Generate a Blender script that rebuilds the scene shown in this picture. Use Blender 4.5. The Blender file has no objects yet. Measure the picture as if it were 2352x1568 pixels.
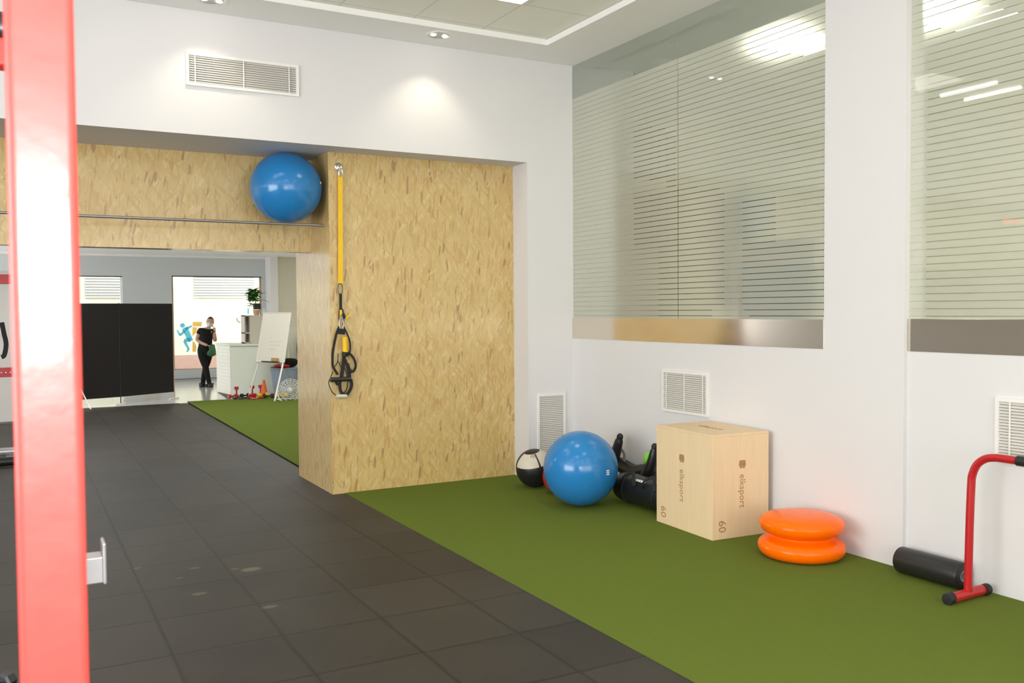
import bpy, bmesh, math, random
import numpy as np
from mathutils import Vector, Matrix
random.seed(7)
S = bpy.context.scene
COL = S.collection
PI = math.pi

# ------------------------------------------------------------------ camera
F, PITCH, YAW, ROLL, EYE = 2070.78, 0.03397685, 0.50325587, -0.0070972, 1.61
cp, sp, cy, sy = math.cos(PITCH), math.sin(PITCH), math.cos(YAW), math.sin(YAW)
cr, sr = math.cos(ROLL), math.sin(ROLL)
fw = Vector((sy*cp, cy*cp, -sp)); rt = Vector((cy, -sy, 0)); up = rt.cross(fw)
r2 = cr*rt + sr*up; u2 = -sr*rt + cr*up
cam = bpy.data.cameras.new('camera'); cam_o = bpy.data.objects.new('camera', cam); COL.objects.link(cam_o)
M = Matrix((r2, u2, -fw)).transposed().to_4x4(); M.translation = Vector((0, 0, EYE))
cam_o.matrix_world = M
cam.sensor_width = 36; cam.lens = 36*F/2352; cam.clip_start = .05; cam.clip_end = 200
cam.dof.use_dof = True; cam.dof.focus_distance = 7.0; cam.dof.aperture_fstop = 7.0
S.camera = cam_o

# ------------------------------------------------------------------ light and exposure
S.view_settings.view_transform = 'Standard'; S.view_settings.look = 'None'
S.view_settings.gamma = 1; S.view_settings.use_curve_mapping = False
S.view_settings.exposure = 0.09
S.cycles.use_denoising = True
S.cycles.max_bounces = 10; S.cycles.diffuse_bounces = 6; S.cycles.transparent_max_bounces = 16
S.cycles.sample_clamp_indirect = 8
world = bpy.data.worlds.new('sky'); S.world = world; world.use_nodes = True
bg = world.node_tree.nodes['Background']; bg.inputs[0].default_value = (1.0, .98, .94, 1); bg.inputs[1].default_value = 4.0

def area(name, loc, rot, sx, sy_, watts, col):
    l = bpy.data.lights.new(name, 'AREA'); l.shape = 'RECTANGLE'; l.size = sx; l.size_y = sy_; l.energy = watts; l.color = col
    o = bpy.data.objects.new(name, l); COL.objects.link(o); o.location = loc; o.rotation_euler = rot; return o
PANEL = 7.0            # brightness of the ceiling light diffusers
area('daylight_fill_front', (0.5, -3.85, 2.0), (math.radians(-90), 0, PI), 8.5, 3.0, 45, (1, .98, .96))  # window-like fill lamp added unseen behind the camera
area('daylight_fill_left', (-5.85, 2.0, 1.9), (0, math.radians(-90), 0), 2.6, 6.0, 310, (.92, .96, 1))  # unseen fill lamp added in the left opening; lifts ceiling and right wall
area('daylight_fill_left_rear', (-5.85, 19.5, 1.6), (0, math.radians(-90), 0), 2.0, 5.0, 260, (.95, .97, 1))  # lamp added in an unseen opening to light the far room
fl_ = bpy.data.lights.new('camera_flash', 'POINT'); fl_.energy = 88; fl_.shadow_soft_size = .03; fl_.color = (1, .98, .97)
flo = bpy.data.objects.new('camera_flash', fl_); COL.objects.link(flo); flo.location = Vector((0, 0, EYE)) + .1*u2 - .03*fw
def spot(name, loc, aim, watts, size, blend, col):
    l = bpy.data.lights.new(name, 'SPOT'); l.energy = watts; l.spot_size = size; l.spot_blend = blend; l.shadow_soft_size = .03; l.color = col
    o = bpy.data.objects.new(name, l); COL.objects.link(o); o.location = loc
    o.rotation_euler = (Vector(aim)-Vector(loc)).to_track_quat('-Z', 'Y').to_euler(); return o
for x in (1.352, 3.228):
    spot('downlight_lamp', (x, 7.12, 3.955), (x, 7.16, 0), 17, math.radians(104), .65, (1, .9, .68))

# ------------------------------------------------------------------ pixel helper: the point where the ray of a photo pixel meets the plane Y, X or Z = v
def ray(x, y): return r2*((x-1176)/F) - u2*((y-784)/F) + fw
def atY(x, y, v): d = ray(x, y); return Vector((0, 0, EYE)) + d*(v/d.y)
def atX(x, y, v): d = ray(x, y); return Vector((0, 0, EYE)) + d*(v/d.x)
def atZ(x, y, v=0.0): d = ray(x, y); return Vector((0, 0, EYE)) + d*((v-EYE)/d.z)

# ------------------------------------------------------------------ materials
def nmat(name):
    m = bpy.data.materials.new(name); m.use_nodes = True; nt = m.node_tree
    return m, nt, nt.nodes['Principled BSDF']
def N(nt, t, **kw):
    n = nt.nodes.new(t)
    for k, v in kw.items():
        if k in n.inputs.keys() if isinstance(k, str) else False: n.inputs[k].default_value = v
        else: setattr(n, k, v)
    return n
def mat(name, c, rough=.5, metal=0, spec=.5, noise=.05, nscale=20, bump=0, bscale=60, coat=0, alpha=None, trans=0, sheen=0):
    m, nt, b = nmat(name)
    tc = N(nt, 'ShaderNodeTexCoord'); nz = N(nt, 'ShaderNodeTexNoise'); nz.inputs['Scale'].default_value = nscale; nz.inputs['Detail'].default_value = 4
    nt.links.new(tc.outputs['Object'], nz.inputs['Vector'])
    mx = N(nt, 'ShaderNodeMix'); mx.data_type = 'RGBA'
    mx.inputs[6].default_value = (*[max(0, v*(1-noise)) for v in c], 1); mx.inputs[7].default_value = (*[min(1, v*(1+noise)) for v in c], 1)
    nt.links.new(nz.outputs[0], mx.inputs[0]); nt.links.new(mx.outputs[2], b.inputs['Base Color'])
    b.inputs['Roughness'].default_value = rough; b.inputs['Metallic'].default_value = metal
    b.inputs['Specular IOR Level'].default_value = spec; b.inputs['Coat Weight'].default_value = coat
    b.inputs['Transmission Weight'].default_value = trans; b.inputs['Sheen Weight'].default_value = sheen
    if alpha is not None: b.inputs['Alpha'].default_value = alpha
    if bump:
        n2 = N(nt, 'ShaderNodeTexNoise'); n2.inputs['Scale'].default_value = bscale; n2.inputs['Detail'].default_value = 6
        nt.links.new(tc.outputs['Object'], n2.inputs['Vector'])
        bp = N(nt, 'ShaderNodeBump'); bp.inputs['Strength'].default_value = bump; bp.inputs['Distance'].default_value = .01
        nt.links.new(n2.outputs[0], bp.inputs['Height']); nt.links.new(bp.outputs[0], b.inputs['Normal'])
    return m
def emis(name, c, s):
    m, nt, b = nmat(name); b.inputs['Base Color'].default_value = (*c, 1); b.inputs['Emission Color'].default_value = (*c, 1); b.inputs['Emission Strength'].default_value = s; return m
class NB:   # tiny node builder for math
    def __init__(s, nt): s.nt = nt
    def m(s, op, a, b=None, c=None):
        n = s.nt.nodes.new('ShaderNodeMath'); n.operation = op
        for i, v in enumerate((a, b, c)):
            if v is None: continue
            if hasattr(v, 'links'): s.nt.links.new(v, n.inputs[i])
            else: n.inputs[i].default_value = v
        return n.outputs[0]
    def mix(s, f, a, b, blend='MIX'):
        n = s.nt.nodes.new('ShaderNodeMix'); n.data_type = 'RGBA'; n.blend_type = blend
        for i, v in ((0, f), (6, a), (7, b)):
            if hasattr(v, 'links'): s.nt.links.new(v, n.inputs[i])
            elif i == 0: n.inputs[0].default_value = v
            else: n.inputs[i].default_value = (*v, 1)
        return n.outputs[2]

def osb_material():
    m, nt, b = nmat('osb_board'); k = NB(nt)
    tc = N(nt, 'ShaderNodeTexCoord')
    geo = N(nt, 'ShaderNodeNewGeometry'); sx = N(nt, 'ShaderNodeSeparateXYZ'); nt.links.new(tc.outputs['Object'], sx.inputs[0])
    sn = N(nt, 'ShaderNodeSeparateXYZ'); nt.links.new(geo.outputs['Normal'], sn.inputs[0])
    # (u, v) in the board's own plane: across and up
    side = k.m('GREATER_THAN', k.m('ABSOLUTE', sn.outputs[0]), .7)
    u = k.m('ADD', k.m('MULTIPLY', sx.outputs[0], k.m('SUBTRACT', 1, side)), k.m('MULTIPLY', sx.outputs[1], side))
    v = sx.outputs[2]
    cmb = N(nt, 'ShaderNodeCombineXYZ'); nt.links.new(u, cmb.inputs[0]); nt.links.new(v, cmb.inputs[1])
    wz = N(nt, 'ShaderNodeTexNoise'); wz.inputs['Scale'].default_value = 7; wz.inputs['Detail'].default_value = 2
    nt.links.new(cmb.outputs[0], wz.inputs['Vector'])
    warp = N(nt, 'ShaderNodeMix'); warp.data_type = 'VECTOR'; warp.inputs[0].default_value = .018
    nt.links.new(cmb.outputs[0], warp.inputs[4]); nt.links.new(wz.outputs['Color'], warp.inputs[5])
    col = None
    layers = [(.05, 7, 30, .0), (-.22, 8, 34, .5), (.30, 9, 32, .55), (-.08, 9, 60, .55), (.55, 9, 42, .6), (-.6, 9, 44, .62), (.12, 11, 60, .74)]
    pal = [((0.664, 0.466, 0.165), (0.585, 0.398, 0.131)), ((0.683, 0.495, 0.2), (0.546, 0.368, 0.122)), ((0.703, 0.535, 0.243), (0.566, 0.388, 0.139)), ((0.585, 0.398, 0.139), (0.703, 0.525, 0.225)), ((0.624, 0.447, 0.174), (0.722, 0.564, 0.268)), ((0.566, 0.378, 0.122), (0.664, 0.486, 0.2)), ((0.527, 0.319, 0.105), (0.664, 0.476, 0.2))]
    for i, (ang, sl, sw, th) in enumerate(layers):
        mp = N(nt, 'ShaderNodeMapping'); mp.inputs['Rotation'].default_value = (0, 0, ang); mp.inputs['Location'].default_value = (i*3.1, i*1.7, 0)
        nt.links.new(warp.outputs[1], mp.inputs[0])
        m2 = N(nt, 'ShaderNodeMapping'); m2.inputs['Scale'].default_value = (sw, sl, 1); nt.links.new(mp.outputs[0], m2.inputs[0])
        vo = N(nt, 'ShaderNodeTexVoronoi'); vo.voronoi_dimensions = '2D'; vo.inputs['Scale'].default_value = 1; vo.feature = 'SMOOTH_F1'; vo.inputs['Smoothness'].default_value = .10
        nt.links.new(m2.outputs[0], vo.inputs['Vector'])
        sc = N(nt, 'ShaderNodeSeparateColor'); nt.links.new(vo.outputs['Color'], sc.inputs[0])
        c = k.mix(sc.outputs[0], *pal[i])
        if col is None: col = c
        else:
            mk = N(nt, 'ShaderNodeMapRange'); nt.links.new(sc.outputs[1], mk.inputs[0]); mk.inputs[1].default_value = th-.06; mk.inputs[2].default_value = th+.06; mk.inputs[4].default_value = .85
            col = k.mix(mk.outputs[0], col, c)
        if i in (3, 6):   # a few dark, bark-brown flakes
            dk = k.m('MULTIPLY', k.m('GREATER_THAN', sc.outputs[2], .978), .6); col = k.mix(dk, col, (.28, .15, .06))
    gr = N(nt, 'ShaderNodeTexNoise'); gr.inputs['Scale'].default_value = 1; gr.inputs['Detail'].default_value = 5
    mg = N(nt, 'ShaderNodeMapping'); mg.inputs['Scale'].default_value = (260, 40, 1); nt.links.new(warp.outputs[1], mg.inputs[0]); nt.links.new(mg.outputs[0], gr.inputs['Vector'])
    col = k.mix(k.m('MULTIPLY', k.m('GREATER_THAN', gr.outputs[0], .58), .22), col, (.42, .25, .10))
    col = k.mix(.07, col, (0, 0, 0))
    nt.links.new(col, b.inputs['Base Color'])
    b.inputs['Roughness'].default_value = .36; b.inputs['Specular IOR Level'].default_value = .5; b.inputs['Coat Weight'].default_value = .8; b.inputs['Coat Roughness'].default_value = .16; b.inputs['Coat IOR'].default_value = 1.45
    bp = N(nt, 'ShaderNodeBump'); bp.inputs['Strength'].default_value = .25; bp.inputs['Distance'].default_value = .004
    nt.links.new(gr.outputs[0], bp.inputs['Height']); nt.links.new(bp.outputs[0], b.inputs['Normal'])
    return m

def rubber_material():
    m, nt, b = nmat('rubber_tiles'); k = NB(nt)
    tc = N(nt, 'ShaderNodeTexCoord'); s = N(nt, 'ShaderNodeSeparateXYZ'); nt.links.new(tc.outputs['Object'], s.inputs[0])
    wn = N(nt, 'ShaderNodeTexNoise'); wn.inputs['Scale'].default_value = 3; nt.links.new(tc.outputs['Object'], wn.inputs['Vector'])
    wob = k.m('MULTIPLY', k.m('SUBTRACT', wn.outputs[0], .5), .02)
    gx = k.m('DIVIDE', k.m('ADD', k.m('SUBTRACT', s.outputs[0], 1.135), wob), .5175)
    gy = k.m('DIVIDE', k.m('ADD', k.m('SUBTRACT', s.outputs[1], 5.555), wob), .555)
    dx = k.m('MULTIPLY', k.m('ABSOLUTE', k.m('SUBTRACT', gx, k.m('ROUND', gx))), .5175)
    dy = k.m('MULTIPLY', k.m('ABSOLUTE', k.m('SUBTRACT', gy, k.m('ROUND', gy))), .555)
    d = k.m('SMOOTH_MIN', dx, dy, .02)
    line = k.m('SUBTRACT', 1, k.m('SMOOTHSTEP', d, 0, .011)) if False else None
    mr = N(nt, 'ShaderNodeMapRange'); mr.interpolation_type = 'SMOOTHSTEP'; nt.links.new(d, mr.inputs[0]); mr.inputs[1].default_value = -.006; mr.inputs[2].default_value = .018; mr.inputs[3].default_value = 1; mr.inputs[4].default_value = 0
    cell = N(nt, 'ShaderNodeCombineXYZ'); nt.links.new(k.m('FLOOR', gx), cell.inputs[0]); nt.links.new(k.m('FLOOR', gy), cell.inputs[1])
    wh = N(nt, 'ShaderNodeTexWhiteNoise'); nt.links.new(cell.outputs[0], wh.inputs[0])
    col = k.mix(wh.outputs[0], (.024, .0205, .0165), (.040, .035, .029))
    n1 = N(nt, 'ShaderNodeTexNoise'); n1.inputs['Scale'].default_value = 1.7; n1.inputs['Detail'].default_value = 5; nt.links.new(tc.outputs['Object'], n1.inputs['Vector'])
    r1 = N(nt, 'ShaderNodeMapRange'); nt.links.new(n1.outputs[0], r1.inputs[0]); r1.inputs[1].default_value = .35; r1.inputs[2].default_value = .7
    col = k.mix(k.m('MULTIPLY', r1.outputs[0], .45), col, (.058, .050, .039))
    n2 = N(nt, 'ShaderNodeTexNoise'); n2.inputs['Scale'].default_value = 170; n2.inputs['Detail'].default_value = 2; nt.links.new(tc.outputs['Object'], n2.inputs['Vector'])
    col = k.mix(k.m('MULTIPLY', n2.outputs[0], .5), col, (.03, .027, .024))
    col = k.mix(k.m('MULTIPLY', mr.outputs[0], .9), col, (.008, .007, .006))
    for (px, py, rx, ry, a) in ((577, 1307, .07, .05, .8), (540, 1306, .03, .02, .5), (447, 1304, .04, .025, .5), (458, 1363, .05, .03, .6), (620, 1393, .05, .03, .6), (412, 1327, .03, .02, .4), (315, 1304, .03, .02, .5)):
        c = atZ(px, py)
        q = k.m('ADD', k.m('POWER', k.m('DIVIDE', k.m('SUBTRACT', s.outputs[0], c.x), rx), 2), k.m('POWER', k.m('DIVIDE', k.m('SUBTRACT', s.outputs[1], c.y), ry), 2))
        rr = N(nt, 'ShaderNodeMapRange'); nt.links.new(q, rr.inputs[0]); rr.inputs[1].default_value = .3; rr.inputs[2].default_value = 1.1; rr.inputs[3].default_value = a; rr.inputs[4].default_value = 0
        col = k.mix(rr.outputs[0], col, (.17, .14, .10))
    nt.links.new(col, b.inputs['Base Color']); b.inputs['Roughness'].default_value = .55; b.inputs['Specular IOR Level'].default_value = .3
    bp = N(nt, 'ShaderNodeBump'); bp.inputs['Strength'].default_value = .25; bp.inputs['Distance'].default_value = .004
    nt.links.new(k.m('SUBTRACT', n2.outputs[0], k.m('MULTIPLY', mr.outputs[0], 1.5)), bp.inputs['Height']); nt.links.new(bp.outputs[0], b.inputs['Normal'])
    return m

def turf_material():
    m, nt, b = nmat('artificial_grass'); k = NB(nt)
    tc = N(nt, 'ShaderNodeTexCoord')
    n1 = N(nt, 'ShaderNodeTexNoise'); n1.inputs['Scale'].default_value = 240; n1.inputs['Detail'].default_value = 3; nt.links.new(tc.outputs['Object'], n1.inputs['Vector'])
    n2 = N(nt, 'ShaderNodeTexNoise'); n2.inputs['Scale'].default_value = 2.2; n2.inputs['Detail'].default_value = 4; nt.links.new(tc.outputs['Object'], n2.inputs['Vector'])
    mp = N(nt, 'ShaderNodeMapping'); mp.inputs['Scale'].default_value = (30, .8, 1); nt.links.new(tc.outputs['Object'], mp.inputs[0])
    n3 = N(nt, 'ShaderNodeTexNoise'); n3.inputs['Scale'].default_value = 1; n3.inputs['Detail'].default_value = 3; nt.links.new(mp.outputs[0], n3.inputs['Vector'])
    col = k.mix(n1.outputs[0], (.078, .115, .016), (.20, .26, .055))
    col = k.mix(k.m('MULTIPLY', n2.outputs[0], .35), col, (.15, .19, .02))
    col = k.mix(k.m('MULTIPLY', n3.outputs[0], .22), col, (.10, .15, .012))
    nt.links.new(col, b.inputs['Base Color']); b.inputs['Roughness'].default_value = .9; b.inputs['Specular IOR Level'].default_value = .05
    bp = N(nt, 'ShaderNodeBump'); bp.inputs['Strength'].default_value = .7; bp.inputs['Distance'].default_value = .01
    nt.links.new(n1.outputs[0], bp.inputs['Height']); nt.links.new(bp.outputs[0], b.inputs['Normal'])
    return m

def ply_material():
    m, nt, b = nmat('birch_plywood'); k = NB(nt)
    tc = N(nt, 'ShaderNodeTexCoord'); mp = N(nt, 'ShaderNodeMapping'); mp.inputs['Scale'].default_value = (22, 22, 2.2); nt.links.new(tc.outputs['Object'], mp.inputs[0])
    n = N(nt, 'ShaderNodeTexNoise'); n.inputs['Scale'].default_value = 1.4; n.inputs['Detail'].default_value = 5; n.inputs['Distortion'].default_value = .6; nt.links.new(mp.outputs[0], n.inputs['Vector'])
    n2 = N(nt, 'ShaderNodeTexNoise'); n2.inputs['Scale'].default_value = 3; nt.links.new(tc.outputs['Object'], n2.inputs['Vector'])
    col = k.mix(n.outputs[0], (.70, .52, .31), (.82, .64, .42)); col = k.mix(k.m('MULTIPLY', n2.outputs[0], .4), col, (.78, .60, .34))
    nt.links.new(col, b.inputs['Base Color']); b.inputs['Roughness'].default_value = .5
    return m

def pane_material(film):
    """glass; with film=True the frosted band has narrow clear lines every 45 mm"""
    m, nt, b = nmat('striped_frosted_glass' if film else 'clear_glass'); nt.nodes.remove(b); k = NB(nt)
    out = nt.nodes['Material Output']
    tr = N(nt, 'ShaderNodeBsdfTransparent'); tr.inputs[0].default_value = (.90, .95, .92, 1) if film else (.95, .97, .96, 1)
    base = tr.outputs[0]
    if film:
        tc = N(nt, 'ShaderNodeTexCoord'); s = N(nt, 'ShaderNodeSeparateXYZ'); nt.links.new(tc.outputs['Object'], s.inputs[0])
        z = s.outputs[2]
        fr = k.m('FRACT', k.m('DIVIDE', z, .0445))
        mask = k.m('MULTIPLY', k.m('GREATER_THAN', fr, .115), k.m('LESS_THAN', z, 3.655))
        df = N(nt, 'ShaderNodeBsdfDiffuse'); df.inputs[0].default_value = (.66, .67, .56, 1)
        rf = N(nt, 'ShaderNodeBsdfRefraction'); rf.inputs['Color'].default_value = (.93, .95, .88, 1); rf.inputs['Roughness'].default_value = .48; rf.inputs['IOR'].default_value = 1.2
        mx = N(nt, 'ShaderNodeMixShader'); mx.inputs[0].default_value = .5; nt.links.new(df.outputs[0], mx.inputs[1]); nt.links.new(rf.outputs[0], mx.inputs[2])
        m2 = N(nt, 'ShaderNodeMixShader'); nt.links.new(mask, m2.inputs[0]); nt.links.new(tr.outputs[0], m2.inputs[1]); nt.links.new(mx.outputs[0], m2.inputs[2])
        base = m2.outputs[0]
    gl = N(nt, 'ShaderNodeBsdfGlossy'); gl.inputs['Roughness'].default_value = 0.0
    fn = N(nt, 'ShaderNodeFresnel'); fn.inputs[0].default_value = 1.5
    fr2 = k.m('MULTIPLY', fn.outputs[0], 1.5)
    m3 = N(nt, 'ShaderNodeMixShader'); nt.links.new(fr2, m3.inputs[0]); nt.links.new(base, m3.inputs[1]); nt.links.new(gl.outputs[0], m3.inputs[2])
    nt.links.new(m3.outputs[0], out.inputs[0]); return m
def simple_transparent(name, c):
    m, nt, b = nmat(name); nt.nodes.remove(b); t = N(nt, 'ShaderNodeBsdfTransparent'); t.inputs[0].default_value = (*c, 1)
    nt.links.new(t.outputs[0], nt.nodes['Material Output'].inputs[0]); return m
def ceiling_tile_material():
    m, nt, b = nmat('ceiling_tiles'); k = NB(nt)
    tc = N(nt, 'ShaderNodeTexCoord'); s = N(nt, 'ShaderNodeSeparateXYZ'); nt.links.new(tc.outputs['Object'], s.inputs[0])
    gx = k.m('DIVIDE', k.m('SUBTRACT', s.outputs[0], 2.918), .632); gy = k.m('DIVIDE', k.m('SUBTRACT', s.outputs[1], 6.235), .632)
    d = k.m('MULTIPLY', k.m('MINIMUM', k.m('ABSOLUTE', k.m('SUBTRACT', gx, k.m('ROUND', gx))), k.m('ABSOLUTE', k.m('SUBTRACT', gy, k.m('ROUND', gy)))), .632)
    line = k.m('LESS_THAN', d, .006)
    col = k.mix(line, (.88, .88, .80), (.70, .70, .63)); nt.links.new(col, b.inputs['Base Color']); b.inputs['Roughness'].default_value = .9
    return m

MT = dict(
    wall=mat('white_paint', (.70, .688, .692), .7, noise=.012, nscale=3, spec=.3),
    ceil=mat('ceiling_paint', (.90, .895, .88), .8, noise=.01, spec=.2),
    rearwall=mat('grey_paint', (.54, .57, .58), .8, noise=.02, spec=.2),
    office=mat('warm_paint', (.80, .78, .66), .8, noise=.02, spec=.2),
    beige=mat('beige_paint', (.70, .67, .56), .8, noise=.02, spec=.2),
    white=mat('white_plastic', (.80, .79, .76), .4, noise=.02),
    whitemetal=mat('white_metal', (.82, .80, .76), .4, noise=.02),
    slat=mat('vent_slat', (.70, .68, .63), .45, noise=.02),
    ventback=mat('vent_cavity', (.36, .34, .32), .9),
    steel=mat('brushed_steel', (.78, .72, .62), .13, metal=1, noise=.03, nscale=90),
    chrome=mat('chrome', (.8, .8, .8), .15, metal=1),
    darkmetal=mat('dark_metal', (.10, .10, .11), .35, metal=.9),
    greymetal=mat('grey_metal', (.52, .52, .54), .35, metal=.6),
    zinc=mat('grey_rail', (.36, .35, .34), .35, metal=.8),
    rack=mat('red_powder_coat', (.92, .070, .058), .33, noise=.05, nscale=9, bump=.09, bscale=22, spec=.6),
    red=mat('red_paint', (.46, .012, .016), .28, noise=.05),
    blue=mat('blue_vinyl', (.020, .20, .50), .17, noise=.03, bump=.02, bscale=200),
    orange=mat('orange_vinyl', (1.0, .15, .0), .20, noise=.02, spec=.25),
    black=mat('black_vinyl', (.012, .012, .012), .38, noise=.1),
    blackfoam=mat('black_foam', (.016, .015, .015), .36, noise=.1, bump=.05, bscale=150),
    blackrub=mat('black_rubber', (.012, .012, .012), .6, noise=.1),
    blackfab=mat('black_fabric', (.020, .018, .0175), .9, noise=.1, spec=.2, bump=.2, bscale=300),
    strap=mat('black_webbing', (.010, .010, .010), .7, noise=.15),
    yellow=mat('yellow_webbing', (.85, .52, .01), .6, noise=.08),
    cream=mat('cream_vinyl', (.62, .58, .48), .45, noise=.04),
    green=mat('lime_vinyl', (.22, .72, .05), .35, noise=.03),
    burn=mat('burnt_print', (.40, .22, .10), .6, noise=.15, nscale=60),
    desk=mat('pale_desk', (.68, .73, .63), .5, noise=.02),
    desklight=mat('white_slats', (.78, .78, .70), .5, noise=.02),
    shelf=mat('beige_laminate', (.58, .54, .46), .5, noise=.02),
    board=mat('whiteboard', (.74, .71, .62), .25, noise=.02),
    wood=mat('wood', (.55, .32, .12), .5, noise=.1),
    leaf=mat('green_leaf', (.07, .24, .02), .4, noise=.3, nscale=14),
    stem=mat('brown_stem', (.16, .10, .05), .7),
    terra=mat('tan_pot', (.48, .31, .18), .6, noise=.08),
    skin=mat('skin', (.52, .29, .19), .5, noise=.04),
    hair=mat('dark_hair', (.05, .035, .025), .6, noise=.2),
    mask=mat('pale_blue_mask', (.60, .72, .72), .8, noise=.03),
    cloth=mat('black_cotton', (.013, .013, .013), .9, noise=.1, spec=.2),
    bag=mat('green_bag', (.03, .12, .05), .6, noise=.3, nscale=12),
    bin=mat('translucent_bin', (.42, .52, .68), .3, noise=.05, alpha=.72),
    teal=mat('teal_vinyl', (.05, .35, .30), .5), purple=mat('violet_cloth', (.16, .14, .32), .8, noise=.2),
    cone=mat('orange_cone', (.80, .16, .03), .45), clearplastic=mat('grey_clear_plastic', (.55, .56, .54), .25, noise=.1, alpha=.55),
    
    
    facade=mat('cream_render', (.78, .74, .59), .9, noise=.03), pink=mat('pink_render', (.52, .33, .28), .9, noise=.05),
    shutter=mat('grey_shutter', (.42, .42, .43), .6, noise=.02), asphalt=mat('asphalt', (.25, .25, .25), .9),
    lightfloor=mat('pale_floor', (.50, .50, .48), .16, noise=.04, nscale=4),
    mat=mat('dark_brown', (.11, .10, .08), .8), umber=mat('brown_board', (.12, .09, .06), .6, noise=.1),
    slate=mat('blue_grey_fabric', (.05, .07, .09), .8, noise=.1), paper=mat('paper', (.75, .72, .66), .8),
)
def film_mat(name, c):
    m, nt, b = nmat(name); nt.nodes.remove(b); t = N(nt, 'ShaderNodeBsdfTranslucent'); t.inputs[0].default_value = (*c, 1); d = N(nt, 'ShaderNodeBsdfTransparent'); d.inputs[0].default_value = (*c, 1)
    x = N(nt, 'ShaderNodeMixShader'); x.inputs[0].default_value = .5; nt.links.new(t.outputs[0], x.inputs[1]); nt.links.new(d.outputs[0], x.inputs[2]); nt.links.new(x.outputs[0], nt.nodes['Material Output'].inputs[0]); return m
MT['sky'] = film_mat('sky_blue_film', (.46, .86, 1)); MT['amber'] = film_mat('amber_film', (1, .84, .5)); MT['greyfilm'] = film_mat('grey_film', (.6, .6, .57))
MT['osb'] = osb_material(); MT['rubber'] = rubber_material(); MT['turf'] = turf_material(); MT['ply'] = ply_material()
MT['film'] = pane_material(True); MT['glass'] = pane_material(False); MT['back'] = simple_transparent('glass_rear_face', (.97, .985, .97))
MT['tiles'] = ceiling_tile_material(); MT['diffuser'] = emis('lit_diffuser', (1, .97, .90), PANEL); MT['tube_lamp'] = emis('lit_tube', (1, .98, .95), 11); MT['diffuser_dim'] = emis('lit_diffuser_dim', (1, .93, .85), 3.5); MT['lamp_glass'] = mat('lamp_reflector', (.42, .45, .41), .5, noise=.02); MT['ledred'] = emis('red_led', (1, .05, .03), 4); MT['ledgreen'] = emis('green_led', (.05, 1, .2), 3); MT['diffuser_far_fill'] = emis('lit_diffuser_far_fill', (1, .98, .95), 28); MT['diffuser_hidden_fill'] = emis('lit_diffuser_hidden_fill', (1, .97, .88), 36); MT['diffuser_office'] = emis('lit_diffuser_office', (1, .96, .84), 11); MT['bulb'] = emis('lit_bulb', (1, .95, .85), 22)

# ------------------------------------------------------------------ mesh helpers (all coordinates are world metres)
def BM(): return bmesh.new()
def box(bm, a, b, bev=0, R=None, org=None, seg=3):
    vs = []
    for x in (a[0], b[0]):
        for y in (a[1], b[1]):
            for z in (a[2], b[2]):
                v = Vector((x, y, z))
                if R is not None: v = R @ v
                if org is not None: v = v + Vector(org)
                vs.append(bm.verts.new(v))
    fs = [bm.faces.new([vs[i] for i in q]) for q in ((0, 1, 3, 2), (4, 6, 7, 5), (0, 4, 5, 1), (2, 3, 7, 6), (0, 2, 6, 4), (1, 5, 7, 3))]
    if bev: bmesh.ops.bevel(bm, geom=list({e for f in fs for e in f.edges}), offset=bev, segments=seg, affect='EDGES', profile=.5)
    return bm
def hexa(bm, q):   # 8 corner points: four below, four above in the same order
    vs = [bm.verts.new(Vector(p)) for p in q]
    for i in ((3, 2, 1, 0), (4, 5, 6, 7), (0, 1, 5, 4), (1, 2, 6, 5), (2, 3, 7, 6), (3, 0, 4, 7)): bm.faces.new([vs[j] for j in i])
    return bm
def prism(bm, pts, n):   # polygon thickened by vector n
    n = Vector(n); a = [bm.verts.new(Vector(p)) for p in pts]; b = [bm.verts.new(Vector(p)+n) for p in pts]
    bm.faces.new(a); bm.faces.new(b[::-1])
    for i in range(len(a)): j = (i+1) % len(a); bm.faces.new((a[j], a[i], b[i], b[j]))
    return bm
def spline(pts, n=6):
    pts = [Vector(p) for p in pts]
    if len(pts) < 3: return pts
    out = []
    for i in range(len(pts)-1):
        p0 = pts[max(i-1, 0)]; p1 = pts[i]; p2 = pts[i+1]; p3 = pts[min(i+2, len(pts)-1)]
        for j in range(n):
            t = j/n
            out.append(.5*((2*p1)+(p2-p0)*t+(2*p0-5*p1+4*p2-p3)*t*t+(3*p1-p0-3*p2+p3)*t**3))
    out.append(pts[-1]); return out
def tube(bm, pts, r, seg=12, closed=False, cap=True):
    pts = [Vector(p) for p in pts]; n = len(pts); rad = r if isinstance(r, (list, tuple)) else [r]*n
    rings = []; prev = None
    for i in range(n):
        if closed: t = pts[(i+1) % n]-pts[i-1]
        else: t = pts[min(i+1, n-1)]-pts[max(i-1, 0)]
        t.normalize()
        if prev is None: a = t.orthogonal().normalized()
        else: a = (prev-t*prev.dot(t)).normalized()
        prev = a; b = t.cross(a)
        rings.append([bm.verts.new(pts[i]+rad[i]*(math.cos(2*PI*k/seg)*a+math.sin(2*PI*k/seg)*b)) for k in range(seg)])
    for i in range(n if closed else n-1):
        A, B = rings[i], rings[(i+1) % n]
        for k in range(seg): bm.faces.new((A[k], A[(k+1) % seg], B[(k+1) % seg], B[k]))
    if cap and not closed: bm.faces.new(rings[0][::-1]); bm.faces.new(rings[-1])
    return bm
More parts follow.
